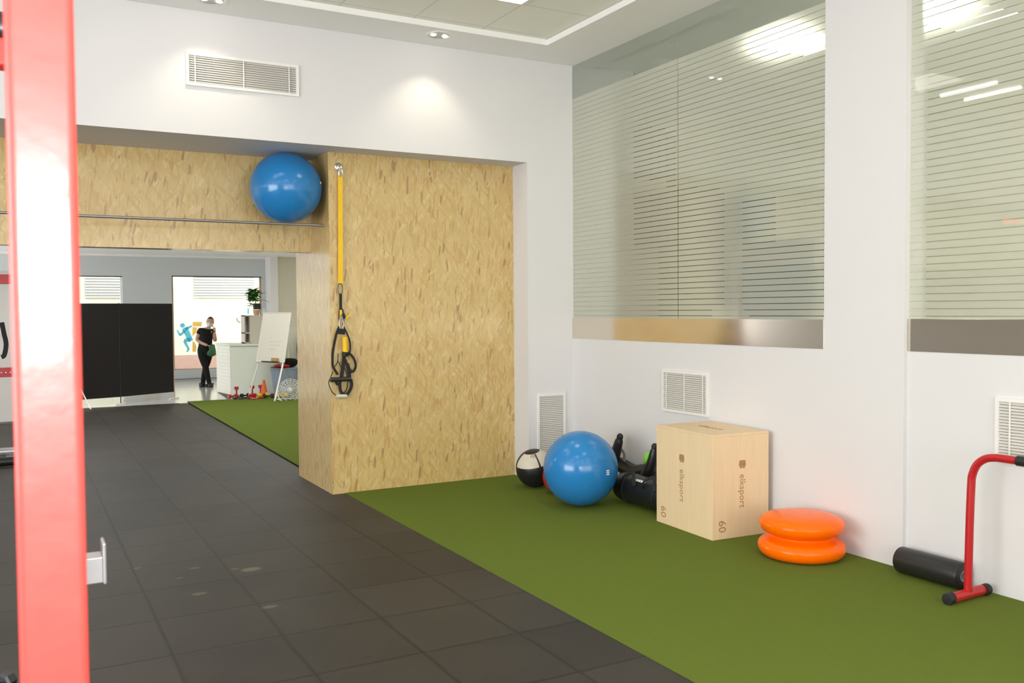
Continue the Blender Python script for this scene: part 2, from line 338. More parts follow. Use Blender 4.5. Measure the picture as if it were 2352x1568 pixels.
def ribbon(bm, pts, w, th=.003, n=(0, -1, 0), closed=False):   # flat tape: width w in the plane, thickness along n
    pts = [Vector(p) for p in pts]; n = Vector(n).normalized(); m = len(pts); rings = []
    ws = w if isinstance(w, (list, tuple)) else [w]*m
    for i in range(m):
        t = (pts[(i+1) % m]-pts[i-1]) if closed else (pts[min(i+1, m-1)]-pts[max(i-1, 0)])
        s = t.cross(n)
        s = s.normalized() if s.length > 1e-9 else Vector((1, 0, 0))
        rings.append([bm.verts.new(pts[i]+s*a*ws[i]/2+n*b*th/2) for a, b in ((-1, -1), (1, -1), (1, 1), (-1, 1))])
    for i in range(m if closed else m-1):
        A, B = rings[i], rings[(i+1) % m]
        for k in range(4): bm.faces.new((A[k], A[(k+1) % 4], B[(k+1) % 4], B[k]))
    if not closed: bm.faces.new(rings[0][::-1]); bm.faces.new(rings[-1])
    return bm
def lathe(bm, prof, org=(0, 0, 0), seg=48, axis=(0, 0, 1)):   # prof: (radius, height)
    q = Vector((0, 0, 1)).rotation_difference(Vector(axis).normalized()); org = Vector(org); rings = []
    for r, z in prof:
        if r < 1e-6: rings.append([bm.verts.new(org+q @ Vector((0, 0, z)))])
        else: rings.append([bm.verts.new(org+q @ Vector((r*math.cos(2*PI*k/seg), r*math.sin(2*PI*k/seg), z))) for k in range(seg)])
    for A, B in zip(rings, rings[1:]):
        for k in range(seg):
            j = (k+1) % seg
            if len(A) == 1 and len(B) == 1: continue
            if len(A) == 1: bm.faces.new((A[0], B[j], B[k]))
            elif len(B) == 1: bm.faces.new((A[k], A[j], B[0]))
            else: bm.faces.new((A[k], A[j], B[j], B[k]))
    if tuple(prof[0]) == tuple(prof[-1]): bmesh.ops.remove_doubles(bm, verts=rings[0]+rings[-1], dist=1e-6)   # closed ring: no end caps
    else:
        if len(rings[0]) > 1: bm.faces.new(rings[0][::-1])
        if len(rings[-1]) > 1: bm.faces.new(rings[-1])
    return bm
def ball(bm, c, r, seg=48, sc=(1, 1, 1), R=None):
    r_ = bmesh.ops.create_uvsphere(bm, u_segments=seg, v_segments=seg//2, radius=1)
    for v in r_['verts']:
        p = Vector((v.co.x*r*sc[0], v.co.y*r*sc[1], v.co.z*r*sc[2]))
        v.co = (R @ p if R is not None else p)+Vector(c)
    return bm

def wloc(o):
    v = Vector((0, 0, 0))
    while o is not None: v = v+o.location; o = o.parent
    return v
def obj(name, bm, m, parent=None, loc=None, smooth=False, kind=None, label=None, recalc=True):
    """link ONE mesh object; vertices are world coordinates, the origin goes to loc"""
    base = wloc(parent) if parent else Vector((0, 0, 0))
    loc = Vector(loc) if loc is not None else (base.copy() if parent else Vector((0, 0, 0)))
    if recalc: bmesh.ops.recalc_face_normals(bm, faces=bm.faces)
    for v in bm.verts: v.co -= loc
    me = bpy.data.meshes.new(name); bm.to_mesh(me); bm.free()
    for mm in (m if isinstance(m, (list, tuple)) else [m]): me.materials.append(MT[mm] if isinstance(mm, str) else mm)
    if smooth:
        for p in me.polygons: p.use_smooth = True
    o = bpy.data.objects.new(name, me); COL.objects.link(o)
    if parent: o.parent = parent; o.location = loc-base
    else: o.location = loc
    if kind: o['kind'] = kind
    if label: o['label'] = label
    if smooth and smooth != 'all': 
        try: me.set_sharp_from_angle(angle=math.radians(40))
        except Exception: pass
    return o
def thing(name, label, cat, loc, group=None):
    o = bpy.data.objects.new(name, None); COL.objects.link(o); o.location = loc; o.empty_display_size = .1
    o['label'] = label; o['category'] = cat
    if group: o['group'] = group
    return o
def tag(o, label, cat, group=None):
    o['label'] = label; o['category'] = cat
    if group: o['group'] = group
    return o
def struct(name, bm, m, loc=None, parent=None, smooth=False): return obj(name, bm, m, parent, loc, smooth, None if parent else 'structure')
def text_bm(txt, size, mtx, ext=.0008):
    c = bpy.data.curves.new('lettering', 'FONT'); c.body = txt; c.size = size; c.extrude = ext; c.align_x = 'CENTER'; c.align_y = 'CENTER'; c.resolution_u = 4
    o = bpy.data.objects.new('lettering', c); COL.objects.link(o)
    me = bpy.data.meshes.new_from_object(o.evaluated_get(bpy.context.evaluated_depsgraph_get()))
    bpy.data.objects.remove(o); bpy.data.curves.remove(c)
    bm = BM(); bm.from_mesh(me); bpy.data.meshes.remove(me); bm.transform(mtx); return bm
def frame_mtx(org, xdir, ydir):
    x = Vector(xdir).normalized(); y = Vector(ydir).normalized(); z = x.cross(y)
    m = Matrix((x, y, z)).transposed().to_4x4(); m.translation = Vector(org); return m

# ------------------------------------------------------------------ the setting
XR, XR2, YB, ZC, ZS = 4.76, 4.793, 7.42, 3.968, 3.007     # right wall, its recessed part, back wall, ceiling, soffit
XL, YF, YR = -6.0, -4.0, 23.0                              # left wall, wall behind the camera, shop front
bm = BM(); box(bm, (XL, YF, -.1), (2.535, 17.0, 0)); box(bm, (2.535, YF, -.1), (XR2+.2, 8.8, -.012)); box(bm, (2.535, 8.8, -.1), (5.5, 17.0, -.012)); struct('floor', bm, 'rubber')
bm = BM(); hexa(bm, [(XL, 17.0, -.1), (6.7, 17.0, -.1), (6.7, YR, -.1), (XL, YR, -.1), (XL, 17.0, -.003), (6.7, 17.0, -.003), (6.7, YR, -.003), (XL, YR, -.003)]); struct('floor', bm, 'lightfloor')
# ceiling: a painted border around a recess of square tiles
bm = BM()
box(bm, (XL, 6.94, ZC), (XR2+.2, YB, ZC+.15)); box(bm, (4.20, YF, ZC), (XR2+.2, 6.94, ZC+.15)); box(bm, (XL, YF, ZC), (-5.2, 6.94, ZC+.15)); box(bm, (-5.2, YF, ZC), (4.20, YF+.8, ZC+.15))
struct('ceiling', bm, 'ceil')
bm = BM(); box(bm, (-5.2, YF+.8, ZC+.048), (4.20, 6.94, ZC+.15)); struct('ceiling', bm, 'tiles')
bm = BM(); box(bm, (XL, 8.40, ZS-.005), (6.7, YR, ZS+.1)); struct('ceiling', bm, 'ceil')
# back wall: deep lintel and the right-hand return
bm = BM(); box(bm, (XL, YB, ZS), (4.262, 8.40, ZC+.15)); box(bm, (4.262, YB, 0), (5.5, 8.80, ZC+.15)); struct('wall_back', bm, 'wall')
# right wall
bm = BM()
box(bm, (XR, 4.297, 0), (XR+.2, YB, 1.338)); box(bm, (XR, 3.672, 0), (XR+.2, 4.297, ZC))
box(bm, (XR2, -.3, 0), (XR2+.2, 3.672, 1.345)); box(bm, (XR2, YF, 0), (XR2+.2, -.3, ZC))
struct('wall_right', bm, 'wall')
bm = BM(); box(bm, (5.3, 8.80, 0), (5.5, 18.6, ZS)); box(bm, (5.3, 18.6, 0), (6.7, 18.8, ZS)); box(bm, (6.6, 18.8, 0), (6.8, YR, ZS)); struct('wall_right', bm, 'beige')
# left wall with two wide unseen openings added for daylight, wall behind the camera with one
bm = BM()
box(bm, (XL-.2, YF, 0), (XL, YR, .5)); box(bm, (XL-.2, YF, 3.2), (XL, 8.4, ZC+.15)); box(bm, (XL-.2, 8.4, 2.7), (XL, YR, ZC+.15))
for y0, y1 in ((YF, -1.0), (5.0, 17.0), (22.0, YR)): box(bm, (XL-.2, y0, .5), (XL, y1, 3.2 if y1 < 8 else 2.7))
struct('wall_left', bm, 'wall')
bm = BM()
box(bm, (XL, YF-.2, 0), (XR2+.2, YF, .6)); box(bm, (XL, YF-.2, 3.4), (XR2+.2, YF, ZC+.15)); box(bm, (XL, YF-.2, .6), (-3.0, YF, 3.4)); box(bm, (4.0, YF-.2, .6), (XR2+.2, YF, 3.4))
struct('wall_front', bm, 'wall')
# chipboard-clad pier and the chipboard band over the passage
bm = BM(); box(bm, (2.42, 7.70, 0), (4.262, 8.77, ZS)); struct('wall_pier', bm, 'osb')
bm = BM(); box(bm, (XL, 8.217, 2.165), (2.42, 8.40, ZS)); struct('wall_band', bm, 'osb')
t = thing('interval_timer', 'gym timer with red and green digits, seen only reflected in the right window', 'timer', (-3.4, 8.215, 2.79))
bm = BM(); box(bm, (-3.76, 8.17, 2.79), (-3.06, 8.216, 2.97), .006); obj('case', bm, 'umber', t)
for x0_, x1_, c_ in ((-3.35, -3.13, 'ledred'), (-3.58, -3.39, 'ledred'), (-3.69, -3.63, 'ledgreen')):
    bm = BM(); box(bm, (x0_, 8.166, 2.845), (x1_, 8.1695, 2.915)); obj('digit_block', bm, c_, t)
# shop front
bm = BM()
W0, W1, W2 = (-3.0, -.6, .24, 2.49), (.9, 2.226, .24, 2.49), (3.319, 5.467, .24, 2.515)
box(bm, (XL, YR, 0), (W0[0], YR+.25, ZS)); box(bm, (W0[1], YR, 0), (W1[0], YR+.25, ZS)); box(bm, (W1[1], YR, 0), (W2[0], YR+.25, ZS)); box(bm, (W2[1], YR, 0), (6.7, YR+.25, ZS))
for w in (W0, W1, W2): box(bm, (w[0], YR, 0), (w[1], YR+.25, w[2])); box(bm, (w[0], YR, w[3]), (w[1], YR+.25, ZS))
struct('wall_rear', bm, 'rearwall')
bm = BM(); box(bm, (5.56, 22.5, 0), (5.75, 22.999, ZS)); struct('wall_pillar', bm, 'wall')
bm = BM(); box(bm, (5.755, 22.75, 0), (6.598, 22.998, ZS-.006)); struct('wall_recess', bm, 'beige')
bm = BM(); box(bm, (3.32, YR-.03, 0), (5.467, YR, .018)); struct('baseboard_rear', bm, 'darkmetal')
bm = BM(); box(bm, (XL, YR-.02, 2.955), (5.56, YR, ZS-.005)); struct('trim_1', bm, 'white')

# ------------------------------------------------------------------ internal windows in the right wall
def inner_window(n, x, y0, y1, z0, seams):
    w = bpy.data.objects.new('window_%d' % n, None); COL.objects.link(w); w.location = (x, y0, z0); w['kind'] = 'structure'
    ys = [y0]+seams+[y1]
    for a, b in zip(ys, ys[1:]):
        bm = BM(); box(bm, (x+.008, a+.003, z0+.2), (x+.018, b-.003, ZC-.002))
        bm.faces.ensure_lookup_table(); bmesh.ops.recalc_face_normals(bm, faces=bm.faces)
        for f in bm.faces: f.material_index = 0 if f.normal.x < -.5 else 1
        o = obj('pane', bm, ['film', 'back'], w, loc=(x, a, 0))
    bm = BM(); box(bm, (x-.004, y0, z0), (x+.05, y1, z0+.2), .002); obj('steel_sill', bm, 'steel', w)
    return w
inner_window(1, XR, 4.297, YB-.001, 1.338, [5.83])
inner_window(2, XR2, -.3, 3.67, 1.345, [1.2])

# room behind the glass: floor, walls, ceiling lamps, furniture seen dimly through the film
bm = BM(); box(bm, (XR2+.2, YF, .65), (9.5, 9.0, .75)); struct('floor', bm, 'lightfloor')
bm = BM(); box(bm, (9.5, YF, 0), (9.7, 9.0, 4.1)); struct('wall_office_side', bm, 'office')
bm = BM(); box(bm, (XR2+.2, 9.0, 0), (9.7, 9.2, 4.1)); struct('wall_office_end', bm, 'office')
bm = BM(); box(bm, (XR2+.2, YF-.2, 0), (9.7, YF, 4.1)); struct('wall_office_front', bm, 'office')
bm = BM(); box(bm, (XR2+.2, YF, 4.0), (9.7, 9.0, 4.1)); struct('ceiling', bm, 'ceil')

# ------------------------------------------------------------------ ceiling lights
def ceiling_light(x0, y0, x1, y1, z, label, group=None, dm='diffuser'):
    t = thing('ceiling_light', label, 'ceiling light', ((x0+x1)/2, (y0+y1)/2, z), group)
    bm = BM(); q = .028
    for a, b in (((x0, y0), (x1, y0+q)), ((x0, y1-q), (x1, y1)), ((x0, y0+q), (x0+q, y1-q)), ((x1-q, y0+q), (x1, y1-q))): box(bm, (a[0], a[1], z-.012), (b[0], b[1], z))
    obj('frame', bm, 'white', t)
    bm = BM(); box(bm, (x0+q, y0+q, z-.008), (x1-q, y1-q, z)); obj('diffuser', bm, dm, t)
    return t
zt = ZC+.048
ceiling_light(2.922, 5.61, 3.548, 6.235, zt, 'square ceiling light cut by the top edge of the photo', 'square ceiling lights')
for i, (x, y) in enumerate(((1.07, 6.03), (3.23, 3.1), (1.07, 3.1), (-1.0, 3.1), (3.23, .5), (1.07, .5), (-1.0, .5), (3.23, -2.1), (1.07, -2.1), (-1.0, -2.1), (-3.4, 3.1), (-3.4, .5))):
    ceiling_light(x-.313, y, x+.313, y+.625, zt, 'square ceiling light of the main room outside the photo', 'square ceiling lights', 'diffuser_dim' if i == 0 else 'diffuser')
for x, y in ((-2.5, 10.5), (.8, 10.5), (-2.5, 13.2), (.8, 13.2), (3.6, 10.5), (3.6, 13.2), (-2.5, 15.6), (.8, 15.6), (3.6, 15.6), (5.75, 19.4)):  # added lights, kept out of view, to brighten the far room
    ceiling_light(x-.3, y, x+.3, y+.6, ZS-.005, 'unseen square light added behind the chipboard band to brighten the far room', 'unseen far room fill lights', 'diffuser_far_fill')
for x, y in ((6.44, 5.60), (6.95, 4.45), (6.6, 1.6), (8.2, 1.6), (8.2, -.5), (6.6, -.5)):  # lamps nearer the camera are unseen, added to brighten this room
    ceiling_light(x-.3, y, x+.3, y+.6, 4.0, 'square ceiling light behind the frosted glass, in a set partly added as unseen fill', 'lights behind the frosted glass', 'diffuser_office' if y > 4 else 'diffuser_hidden_fill')
t = thing('tube_light', 'two-tube ceiling light reflected as two bright lines in the right window', 'ceiling light', (.265, 6.25, zt))
bm = BM(); box(bm, (-.05, 5.9, zt-.02), (.58, 6.62, zt-.001), .003); obj('housing', bm, 'white', t)
for x in (.054, .476):
    bm = BM(); tube(bm, [(x, 5.93, zt-.04), (x, 6.59, zt-.04)], .018, 12); obj('lit_tube', bm, 'tube_lamp', t, smooth=True)
for i, x in enumerate((1.352, 3.228)):
    t = thing('downlight', ('round recessed ceiling downlight above the long wall vent', 'round recessed ceiling downlight above the chipboard pier')[i], 'downlight', (x, 7.115, ZC), 'recessed downlights')
    bm = BM(); lathe(bm, [(.088, -.004), (.118, -.004), (.118, 0), (.088, 0), (.088, -.004)], (x, 7.115, ZC), 40); obj('rim', bm, 'whitemetal', t, smooth=True)
    bm = BM(); lathe(bm, [(.088, -.002), (.082, -.0035), (.06, -.0025), (.0, -.0022)], (x, 7.115, ZC), 40); obj('reflector', bm, 'lamp_glass', t, smooth=True)
    for s in (-1, 1):
        bm = BM(); ball(bm, (x+s*.055, 7.115, ZC-.004), .024, 16, (1, 1, .35)); obj('bulb', bm, 'bulb', t, smooth=True)

# ------------------------------------------------------------------ vents
def vent(name, org, ux, uz, w, h, nrm, label, bars, pitch=.0175, fr=.022):
    """org lower corner on the wall, ux along, uz up, nrm out of the wall"""
    org, ux, uz, nrm = Vector(org), Vector(ux), Vector(uz), Vector(nrm)
    P = lambda a, b, c: org+ux*a+uz*b+nrm*c
    def bx(bm, a0, b0, c0, a1, b1, c1): hexa(bm, [P(a0, b0, c0), P(a1, b0, c0), P(a1, b0, c1), P(a0, b0, c1), P(a0, b1, c0), P(a1, b1, c0), P(a1, b1, c1), P(a0, b1, c1)])
    t = thing('air_vent', label, 'vent', P(w/2, 0, 0), 'louvred wall vents')
    bm = BM(); bx(bm, 0, 0, .001, w, fr, .016); bx(bm, 0, h-fr, .001, w, h, .016); bx(bm, 0, fr, .001, fr, h-fr, .016); bx(bm, w-fr, fr, .001, w, h-fr, .016); obj('frame', bm, 'white', t)
    bm = BM(); bx(bm, fr, fr, .001, w-fr, h-fr, .003); obj('backing', bm, 'ventback', t)
    bm = BM(); n = int((h-2*fr)/pitch)
    for i in range(n):
        b = fr+(i+.5)*(h-2*fr)/n; d = pitch*.30
        hexa(bm, [P(fr, b-d, .013), P(w-fr, b-d, .013), P(w-fr, b+d-.002, .004), P(fr, b+d-.002, .004), P(fr, b-d+.003, .013), P(w-fr, b-d+.003, .013), P(w-fr, b+d+.001, .004), P(fr, b+d+.001, .004)])
    obj('louvres', bm, 'slat', t)
    for a in bars:
        bm = BM(); bx(bm, a-.004, fr, .010, a+.004, h-fr, .0155); obj('mullion', bm, 'white', t)
    return t
vent('v', (1.205, YB, 3.385), (1, 0, 0), (0, 0, 1), .885, .255, (0, -1, 0), 'long white louvred vent high on the back wall', [.068, .44, .805])
vent('v', (4.352, YB, .20), (1, 0, 0), (0, 0, 1), .315, .612, (0, -1, 0), 'tall white louvred vent low on the back wall behind the balls', [])
vent('v', (XR, 6.018, .765), (0, -1, 0), (0, 0, 1), .575, .345, (-1, 0, 0), 'white louvred vent on the right wall above the wooden box', [.06, .29, .515], .0165)
vent('v', (XR2, 3.095, .765), (0, -1, 0), (0, 0, 1), .575, .345, (-1, 0, 0), 'white louvred vent cut by the right photo edge behind the red frame', [.085, .30, .515], .0165)

# ------------------------------------------------------------------ turf
bm = BM(); prism(bm, [(2.535, YF+.01, -.012), (XR2-.002, YF+.01, -.012), (XR2-.002, 3.671, -.012), (XR-.001, 3.671, -.012), (XR-.001, YB-.001, -.012), (4.26, YB-.001, -.012), (4.26, 7.699, -.012), (2.535, 7.699, -.012)], (0, 0, .016))
tag(obj('turf', bm, 'turf'), 'green artificial turf strip in front of the chipboard pier', 'turf')
bm = BM(); prism(bm, [(2.56, 8.772, .0005), (4.262, 8.772, .0005), (4.262, 8.802, .0005), (5.298, 8.802, .0005), (5.298, 17.15, .0005), (2.70, 17.12, .0005)], (0, 0, .012))
tag(obj('turf', bm, 'turf'), 'green artificial turf strip beyond the chipboard pier in the far room', 'turf')

# ------------------------------------------------------------------ near power rack
def upright(name, cx, cyy, w, d, z0, z1, parent):
    bm = BM(); box(bm, (cx-w/2, cyy-d/2, z0), (cx+w/2, cyy+d/2, z1), .009, seg=6); return obj(name, bm, 'rack', parent)
pl_, pr_ = atY(26, 784, 1.06), atY(188, 784, 1.06)
pcx, pw = (pl_.x+pr_.x)/2, pr_.x-pl_.x
rk = thing('power_rack', 'red steel power rack whose thick upright fills the left edge', 'power rack', (pcx, 1.1, 0))
upright('upright', pcx, 1.06+pw/2, pw, pw, .008, 2.5, rk)
upright('upright', pcx+.035, 2.28, pw, pw, .008, 2.5, rk)
upright('upright', -1.25, 1.06+pw/2, pw, pw, .008, 2.5, rk); upright('upright', -1.25, 2.28, pw, pw, .008, 2.5, rk)
zc_ = atY(3, 125, 2.28).z; zg = atY(3, 65, 2.28).z
bm = BM(); box(bm, (-1.25+pw/2, 2.25, zc_-.03), (pcx+.035-pw/2, 2.31, zc_+.03), .006); obj('crossbar', bm, 'rack', rk)
bm = BM(); tube(bm, [(-1.25+pw/2, 2.28, zg), (pcx+.035-pw/2, 2.28, zg)], .035); obj('pull_up_bar', bm, 'darkmetal', rk, smooth=True)
bm = BM(); box(bm, (-1.25+pw/2, 1.06, 2.40), (pcx-pw/2, 1.06+pw, 2.48), .006); obj('crossbar', bm, 'rack', rk)
for x in (pcx, -1.25):
    bm = BM(); box(bm, (x-.035, 1.06+pw, 2.40), (x+.035, 2.28-pw/2, 2.47), .006); obj('side_bar', bm, 'rack', rk)
for x, y in ((pcx, 1.06+pw/2), (pcx+.035, 2.28), (-1.25, 1.06+pw/2), (-1.25, 2.28)):
    bm = BM(); box(bm, (x-.07, y-.07, 0), (x+.07, y+.07, .008), .002); fp = obj('foot_plate', bm, 'darkmetal', rk)
    for sx in (-.055, .055):
        for sy2 in (-.055, .055):
            bm = BM(); lathe(bm, [(.012, .008), (.012, .016), (0, .016)], (x+sx, y+sy2, 0), 6); obj('bolt', bm, 'greymetal', fp)
# bar holder on the rear upright
jy = 2.26; a, b = atY(200, 1276, jy), atY(236, 1330, jy); c, d = atY(233, 1240, jy), atY(243, 1333, jy)
jt = thing('bar_holder', 'grey steel bar holder sticking out beside the red upright', 'bar holder', (a.x, jy, b.z))
bm = BM(); box(bm, (pcx+.035+pw/2+.0005, jy-.03, b.z), (c.x, jy+.03, a.z), .002); obj('arm', bm, 'greymetal', jt)
bm = BM(); box(bm, (c.x, jy-.034, d.z), (d.x, jy+.034, c.z), .004); obj('lip', bm, 'greymetal', jt)

# ------------------------------------------------------------------ rail with the high blue ball
bm = BM(); tube(bm, [(XL, 7.835, 2.378), (2.42, 7.835, 2.378)], .011, 12); tag(obj('rail', bm, 'zinc', smooth=True, loc=(0, 7.835, 2.378)), 'thin grey metal rail running in front of the chipboard band', 'rail')
def exercise_ball(c, r, label, vd):
    t = thing('exercise_ball', label, 'exercise ball', (c[0], c[1], c[2]-r), 'blue exercise balls')
    bm = BM(); ball(bm, c, r, 96)
    # fine moulded rings
    obj('shell', bm, 'blue', t, smooth='all')
    v = Vector(vd).normalized(); o = Vector(c)+v*r*.995
    bm = BM(); lathe(bm, [(0, .006), (.009, .006), (.012, 0)], o, 16, v); obj('plug', bm, 'white', t, smooth=True)
    return t
exercise_ball((2.102, 7.900, 2.697), .308, 'large blue exercise ball on the high rail beside the pier', (.95, -.55, .15))
eb = exercise_ball((4.05, 6.20, .3115), .307, 'large blue exercise ball on the turf', (-.4, .5, .5))
# pale printed mark on the ball
o = atY(1392, 1100, 6.05); c = Vector((4.05, 6.20, .3115)); dd = (Vector((0, 0, EYE))-c).normalized(); rgt = Vector((cy, -sy, 0))
v = (dd*.72+rgt*.66-Vector((0, 0, .12))).normalized()
bm = BM()
for i in range(3):
    w = (v+Vector((0, 0, 1))*(.06-.05*i)).normalized(); e1 = Vector((0, 0, 1)).cross(w).normalized(); e2 = w.cross(e1)
    p = c+w*.3068
    prism(bm, [p-e1*.016-e2*.005, p+e1*.016-e2*.005, p+e1*.016+e2*.005, p-e1*.016+e2*.005], w*.0012)
obj('printed_mark', bm, 'white', eb)

# ------------------------------------------------------------------ medicine balls
mc = Vector((4.12, 7.07, .178)); mr_ = .174
t = thing('medicine_ball', 'black medicine ball with cream panel beside the chipboard pier', 'medicine ball', (mc.x, mc.y, 0.004))
bm = BM(); ball(bm, mc, mr_, 48); obj('shell', bm, 'black', t, smooth='all')
tilt = Matrix.Rotation(.10, 3, 'X') @ Matrix.Rotation(-.25, 3, 'Y')
def patch(bm, a0, a1, e0, e1, rr, n=12, m=8):
    g = [[bm.verts.new(mc+tilt @ Vector((rr*math.cos(e0+(e1-e0)*j/m)*math.cos(a0+(a1-a0)*i/n), rr*math.cos(e0+(e1-e0)*j/m)*math.sin(a0+(a1-a0)*i/n), rr*math.sin(e0+(e1-e0)*j/m)))) for j in range(m+1)] for i in range(n+1)]
    for i in range(n):
        for j in range(m): bm.faces.new((g[i][j], g[i+1][j], g[i+1][j+1], g[i][j+1]))
for a0, a1 in ((math.radians(170), math.radians(258)), (math.radians(264), math.radians(350))):
    bm = BM(); patch(bm, a0, a1, .35, 1.15, mr_+.0022); obj('panel', bm, 'cream', t, smooth='all')
bm = text_bm('////', .05, frame_mtx(mc+Vector((-.075, -.105, .13)).normalized()*(mr_+.0035), (.8, -.6, 0), (-.3, -.4, -.86) if False else (.35, .45, .82))); obj('lettering', bm, 'black', t)
bm = BM(); ball(bm, (4.16, 6.72, .148), .144, 40)
tag(obj('medicine_ball', bm, 'red', loc=(4.16, 6.72, .004), smooth='all'), 'red medicine ball mostly hidden behind the blue ball on the turf', 'medicine ball')

# ------------------------------------------------------------------ black bags and green ball by the wall
t = thing('training_bag', 'black cylindrical training bag lying on turf beside the wooden box', 'training bag', (4.50, 5.85, .004))
bx0, by0, by1, bz, br = 4.455, 6.20, 5.47, .135, .118
bm = BM(); prof = [(0, 0), (.05, .004), (.09, .014), (.11, .035), (br, .07), (br+.004, .2), (br, .36), (br+.004, .52), (br, .66), (.11, .70), (.09, .722), (.05, .732), (0, .735)]
lathe(bm, prof, (bx0, by0, bz), 40, (0.0, -1, 0)); obj('body', bm, 'black', t, smooth=True)
for y in (6.02, 5.62):
    bm = BM(); tube(bm, [(bx0+(br+.003)*math.cos(2*PI*k/32), y, bz+(br+.003)*math.sin(2*PI*k/32)) for k in range(32)], .006, 6, closed=True); obj('seam_band', bm, 'strap', t, smooth=True)
for y in (5.95, 5.68):
    bm = BM(); ribbon(bm, spline([(bx0-.11, y+.09, bz+.06), (bx0-.10, y+.06, bz+.115), (bx0-.06, y, bz+.15), (bx0-.10, y-.06, bz+.115), (bx0-.11, y-.09, bz+.06)], 6), .03, .005, (-.7, 0, .7)); obj('handle', bm, 'strap', t, smooth=True)
bm = BM()
for k in range(5):
    y = 5.905-k*.034; a0 = math.radians(128); rr = br+.006
    for a in (a0,): 
        n_ = Vector((math.cos(a), 0, math.sin(a))); p = Vector((bx0, y, bz))+n_*rr; e = Vector((-math.sin(a), 0, math.cos(a)))
        prism(bm, [p+Vector((0, .014, 0))-e*.011, p-Vector((0, .014, 0))-e*.011, p-Vector((0, .010, 0))+e*.011, p+Vector((0, .014, 0))+e*.011], n_*.0015)
obj('printed_mark', bm, 'white', t)
# crescent bag leaning on the wall: two horns up
t = thing('crescent_bag', 'black crescent training bag with two upright horns against the right wall', 'training bag', (4.62, 5.95, .004))
H1 = [atX(1424, 1003, 4.64), atX(1417, 1030, 4.63), atX(1408, 1062, 4.62)]
H2 = [atX(1504, 1026, 4.64), atX(1497, 1062, 4.63), atX(1481, 1100, 4.62)]
mid = [Vector((4.675, H1[2].y-.03, .24)), Vector((4.68, (H1[2].y+H2[2].y)/2, .20)), Vector((4.675, H2[2].y+.03, .24))]
path = spline(H1+mid+H2[::-1], 5)
nP = len(path); rad = []
for i in range(nP):
    s = abs(i/(nP-1)-.5)*2; rad.append(.068-.038*s**1.6 if s < .93 else .026)
bm = BM(); tube(bm, path, rad, 20); obj('body', bm, 'black', t, smooth=True)
for q in (H1[0], H2[0]):
    bm = BM(); ball(bm, q, .029, 20, (1, 1, 1.1)); obj('end_knob', bm, 'blackrub', t, smooth='all')
bm = BM(); ribbon(bm, spline([H1[1]+Vector((.02, -.03, 0)), H1[1]+Vector((.03, -.07, -.04)), H1[1]+Vector((.03, -.06, -.12))], 6), .035, .005, (-1, 0, 0)); obj('strap', bm, 'greymetal', t, label='pale grey strip standing in for the horn strap shadow')  # pale strip models the shadow of the horn strap
gc = atX(1478, 1098, 4.62)
bm = BM(); ball(bm, (4.685, gc.y-.03, .345), .072, 40, (1, 1, 1)); tag(obj('small_ball', bm, 'green', loc=(4.685, gc.y-.03, .273), smooth='all'), 'lime green small ball tucked between black bags and the wall', 'ball')

# ------------------------------------------------------------------ wooden plyometric box
P0, P1, P2 = Vector((4.206, 4.775, .004)), Vector((4.244, 5.445, .004)), Vector((4.705, 4.738, .004))
ey, ex = (P1-P0), (P2-P0); LY, LX = ey.length, ex.length; ey.normalize(); ex = Vector((ey.y, -ey.x, 0)); hb = .735
t = thing('plyo_box', 'tall pale plywood jump box printed with brown lettering by the wall', 'jump box', P0)
def bxl(bm, a, b, bev=.002):   # local box frame: x along right-hand face, y along left-hand face
    R = Matrix((ex, ey, Vector((0, 0, 1)))).transposed(); box(bm, a, b, bev, R, P0)
th = .018
bm = BM(); bxl(bm, (0, 0, 0), (th, LY, hb-th)); obj('side_panel', bm, 'ply', t)
bm = BM(); bxl(bm, (LX-th, 0, 0), (LX, LY, hb-th)); obj('side_panel', bm, 'ply', t)
bm = BM(); bxl(bm, (th, .0, 0), (LX-th, th, hb-th)); obj('front_panel', bm, 'ply', t)
bm = BM(); bxl(bm, (th, LY-th, 0), (LX-th, LY, hb-th)); obj('back_panel', bm, 'ply', t)
bm = BM(); bxl(bm, (0, 0, hb-th), (LX, LY, hb)); top = obj('top_panel', bm, 'ply', t)
bm = BM(); bxl(bm, (th, th, 0), (LX-th, LY-th, th)); obj('bottom_panel', bm, 'ply', t)
def on_left(sy_, z, txt, size):   # left-hand face, reads downwards
    return text_bm(txt, size, frame_mtx(P0+ey*sy_+Vector((0, 0, z))-ex*.0005, (0, 0, -1), -ey))
def on_right(sx_, z, txt, size):
    return text_bm(txt, size, frame_mtx(P0+ex*sx_+Vector((0, 0, z))-ey*.0005, (0, 0, -1), ex))
def logo(bm, c, a, b, nrm, r):   # rounded shield-like emblem with two notches
    pts = [(-.9, .2), (-.6, .9), (0, 1), (.6, .9), (.9, .2), (.7, -.5), (0, -1), (-.7, -.5)]
    prism(bm, [c+a*x*r+b*y*r for x, y in pts], nrm*.001)
    return bm
def join_text(parts):
    b = BM()
    for p in parts:
        me = bpy.data.meshes.new('tmp'); p.to_mesh(me); p.free(); b.from_mesh(me); bpy.data.meshes.remove(me)
    return b
zv = Vector((0, 0, 1))
def emblem(c, a, b, nrm):
    bb = BM()
    for (x, y, w, h) in ((-.6, .55, .3, .35), (0, .65, .35, .3), (.6, .55, .3, .35), (-.75, -.1, .25, .4), (.75, -.1, .25, .4), (0, -.05, .45, .42), (-.4, -.7, .3, .28), (.4, -.7, .3, .28)):
        prism(bb, [c+a*(x-w)*.03+b*(y-h)*.03, c+a*(x+w)*.03+b*(y-h)*.03, c+a*(x+w)*.03+b*(y+h)*.03, c+a*(x-w)*.03+b*(y+h)*.03], nrm*.0012)
    return bb
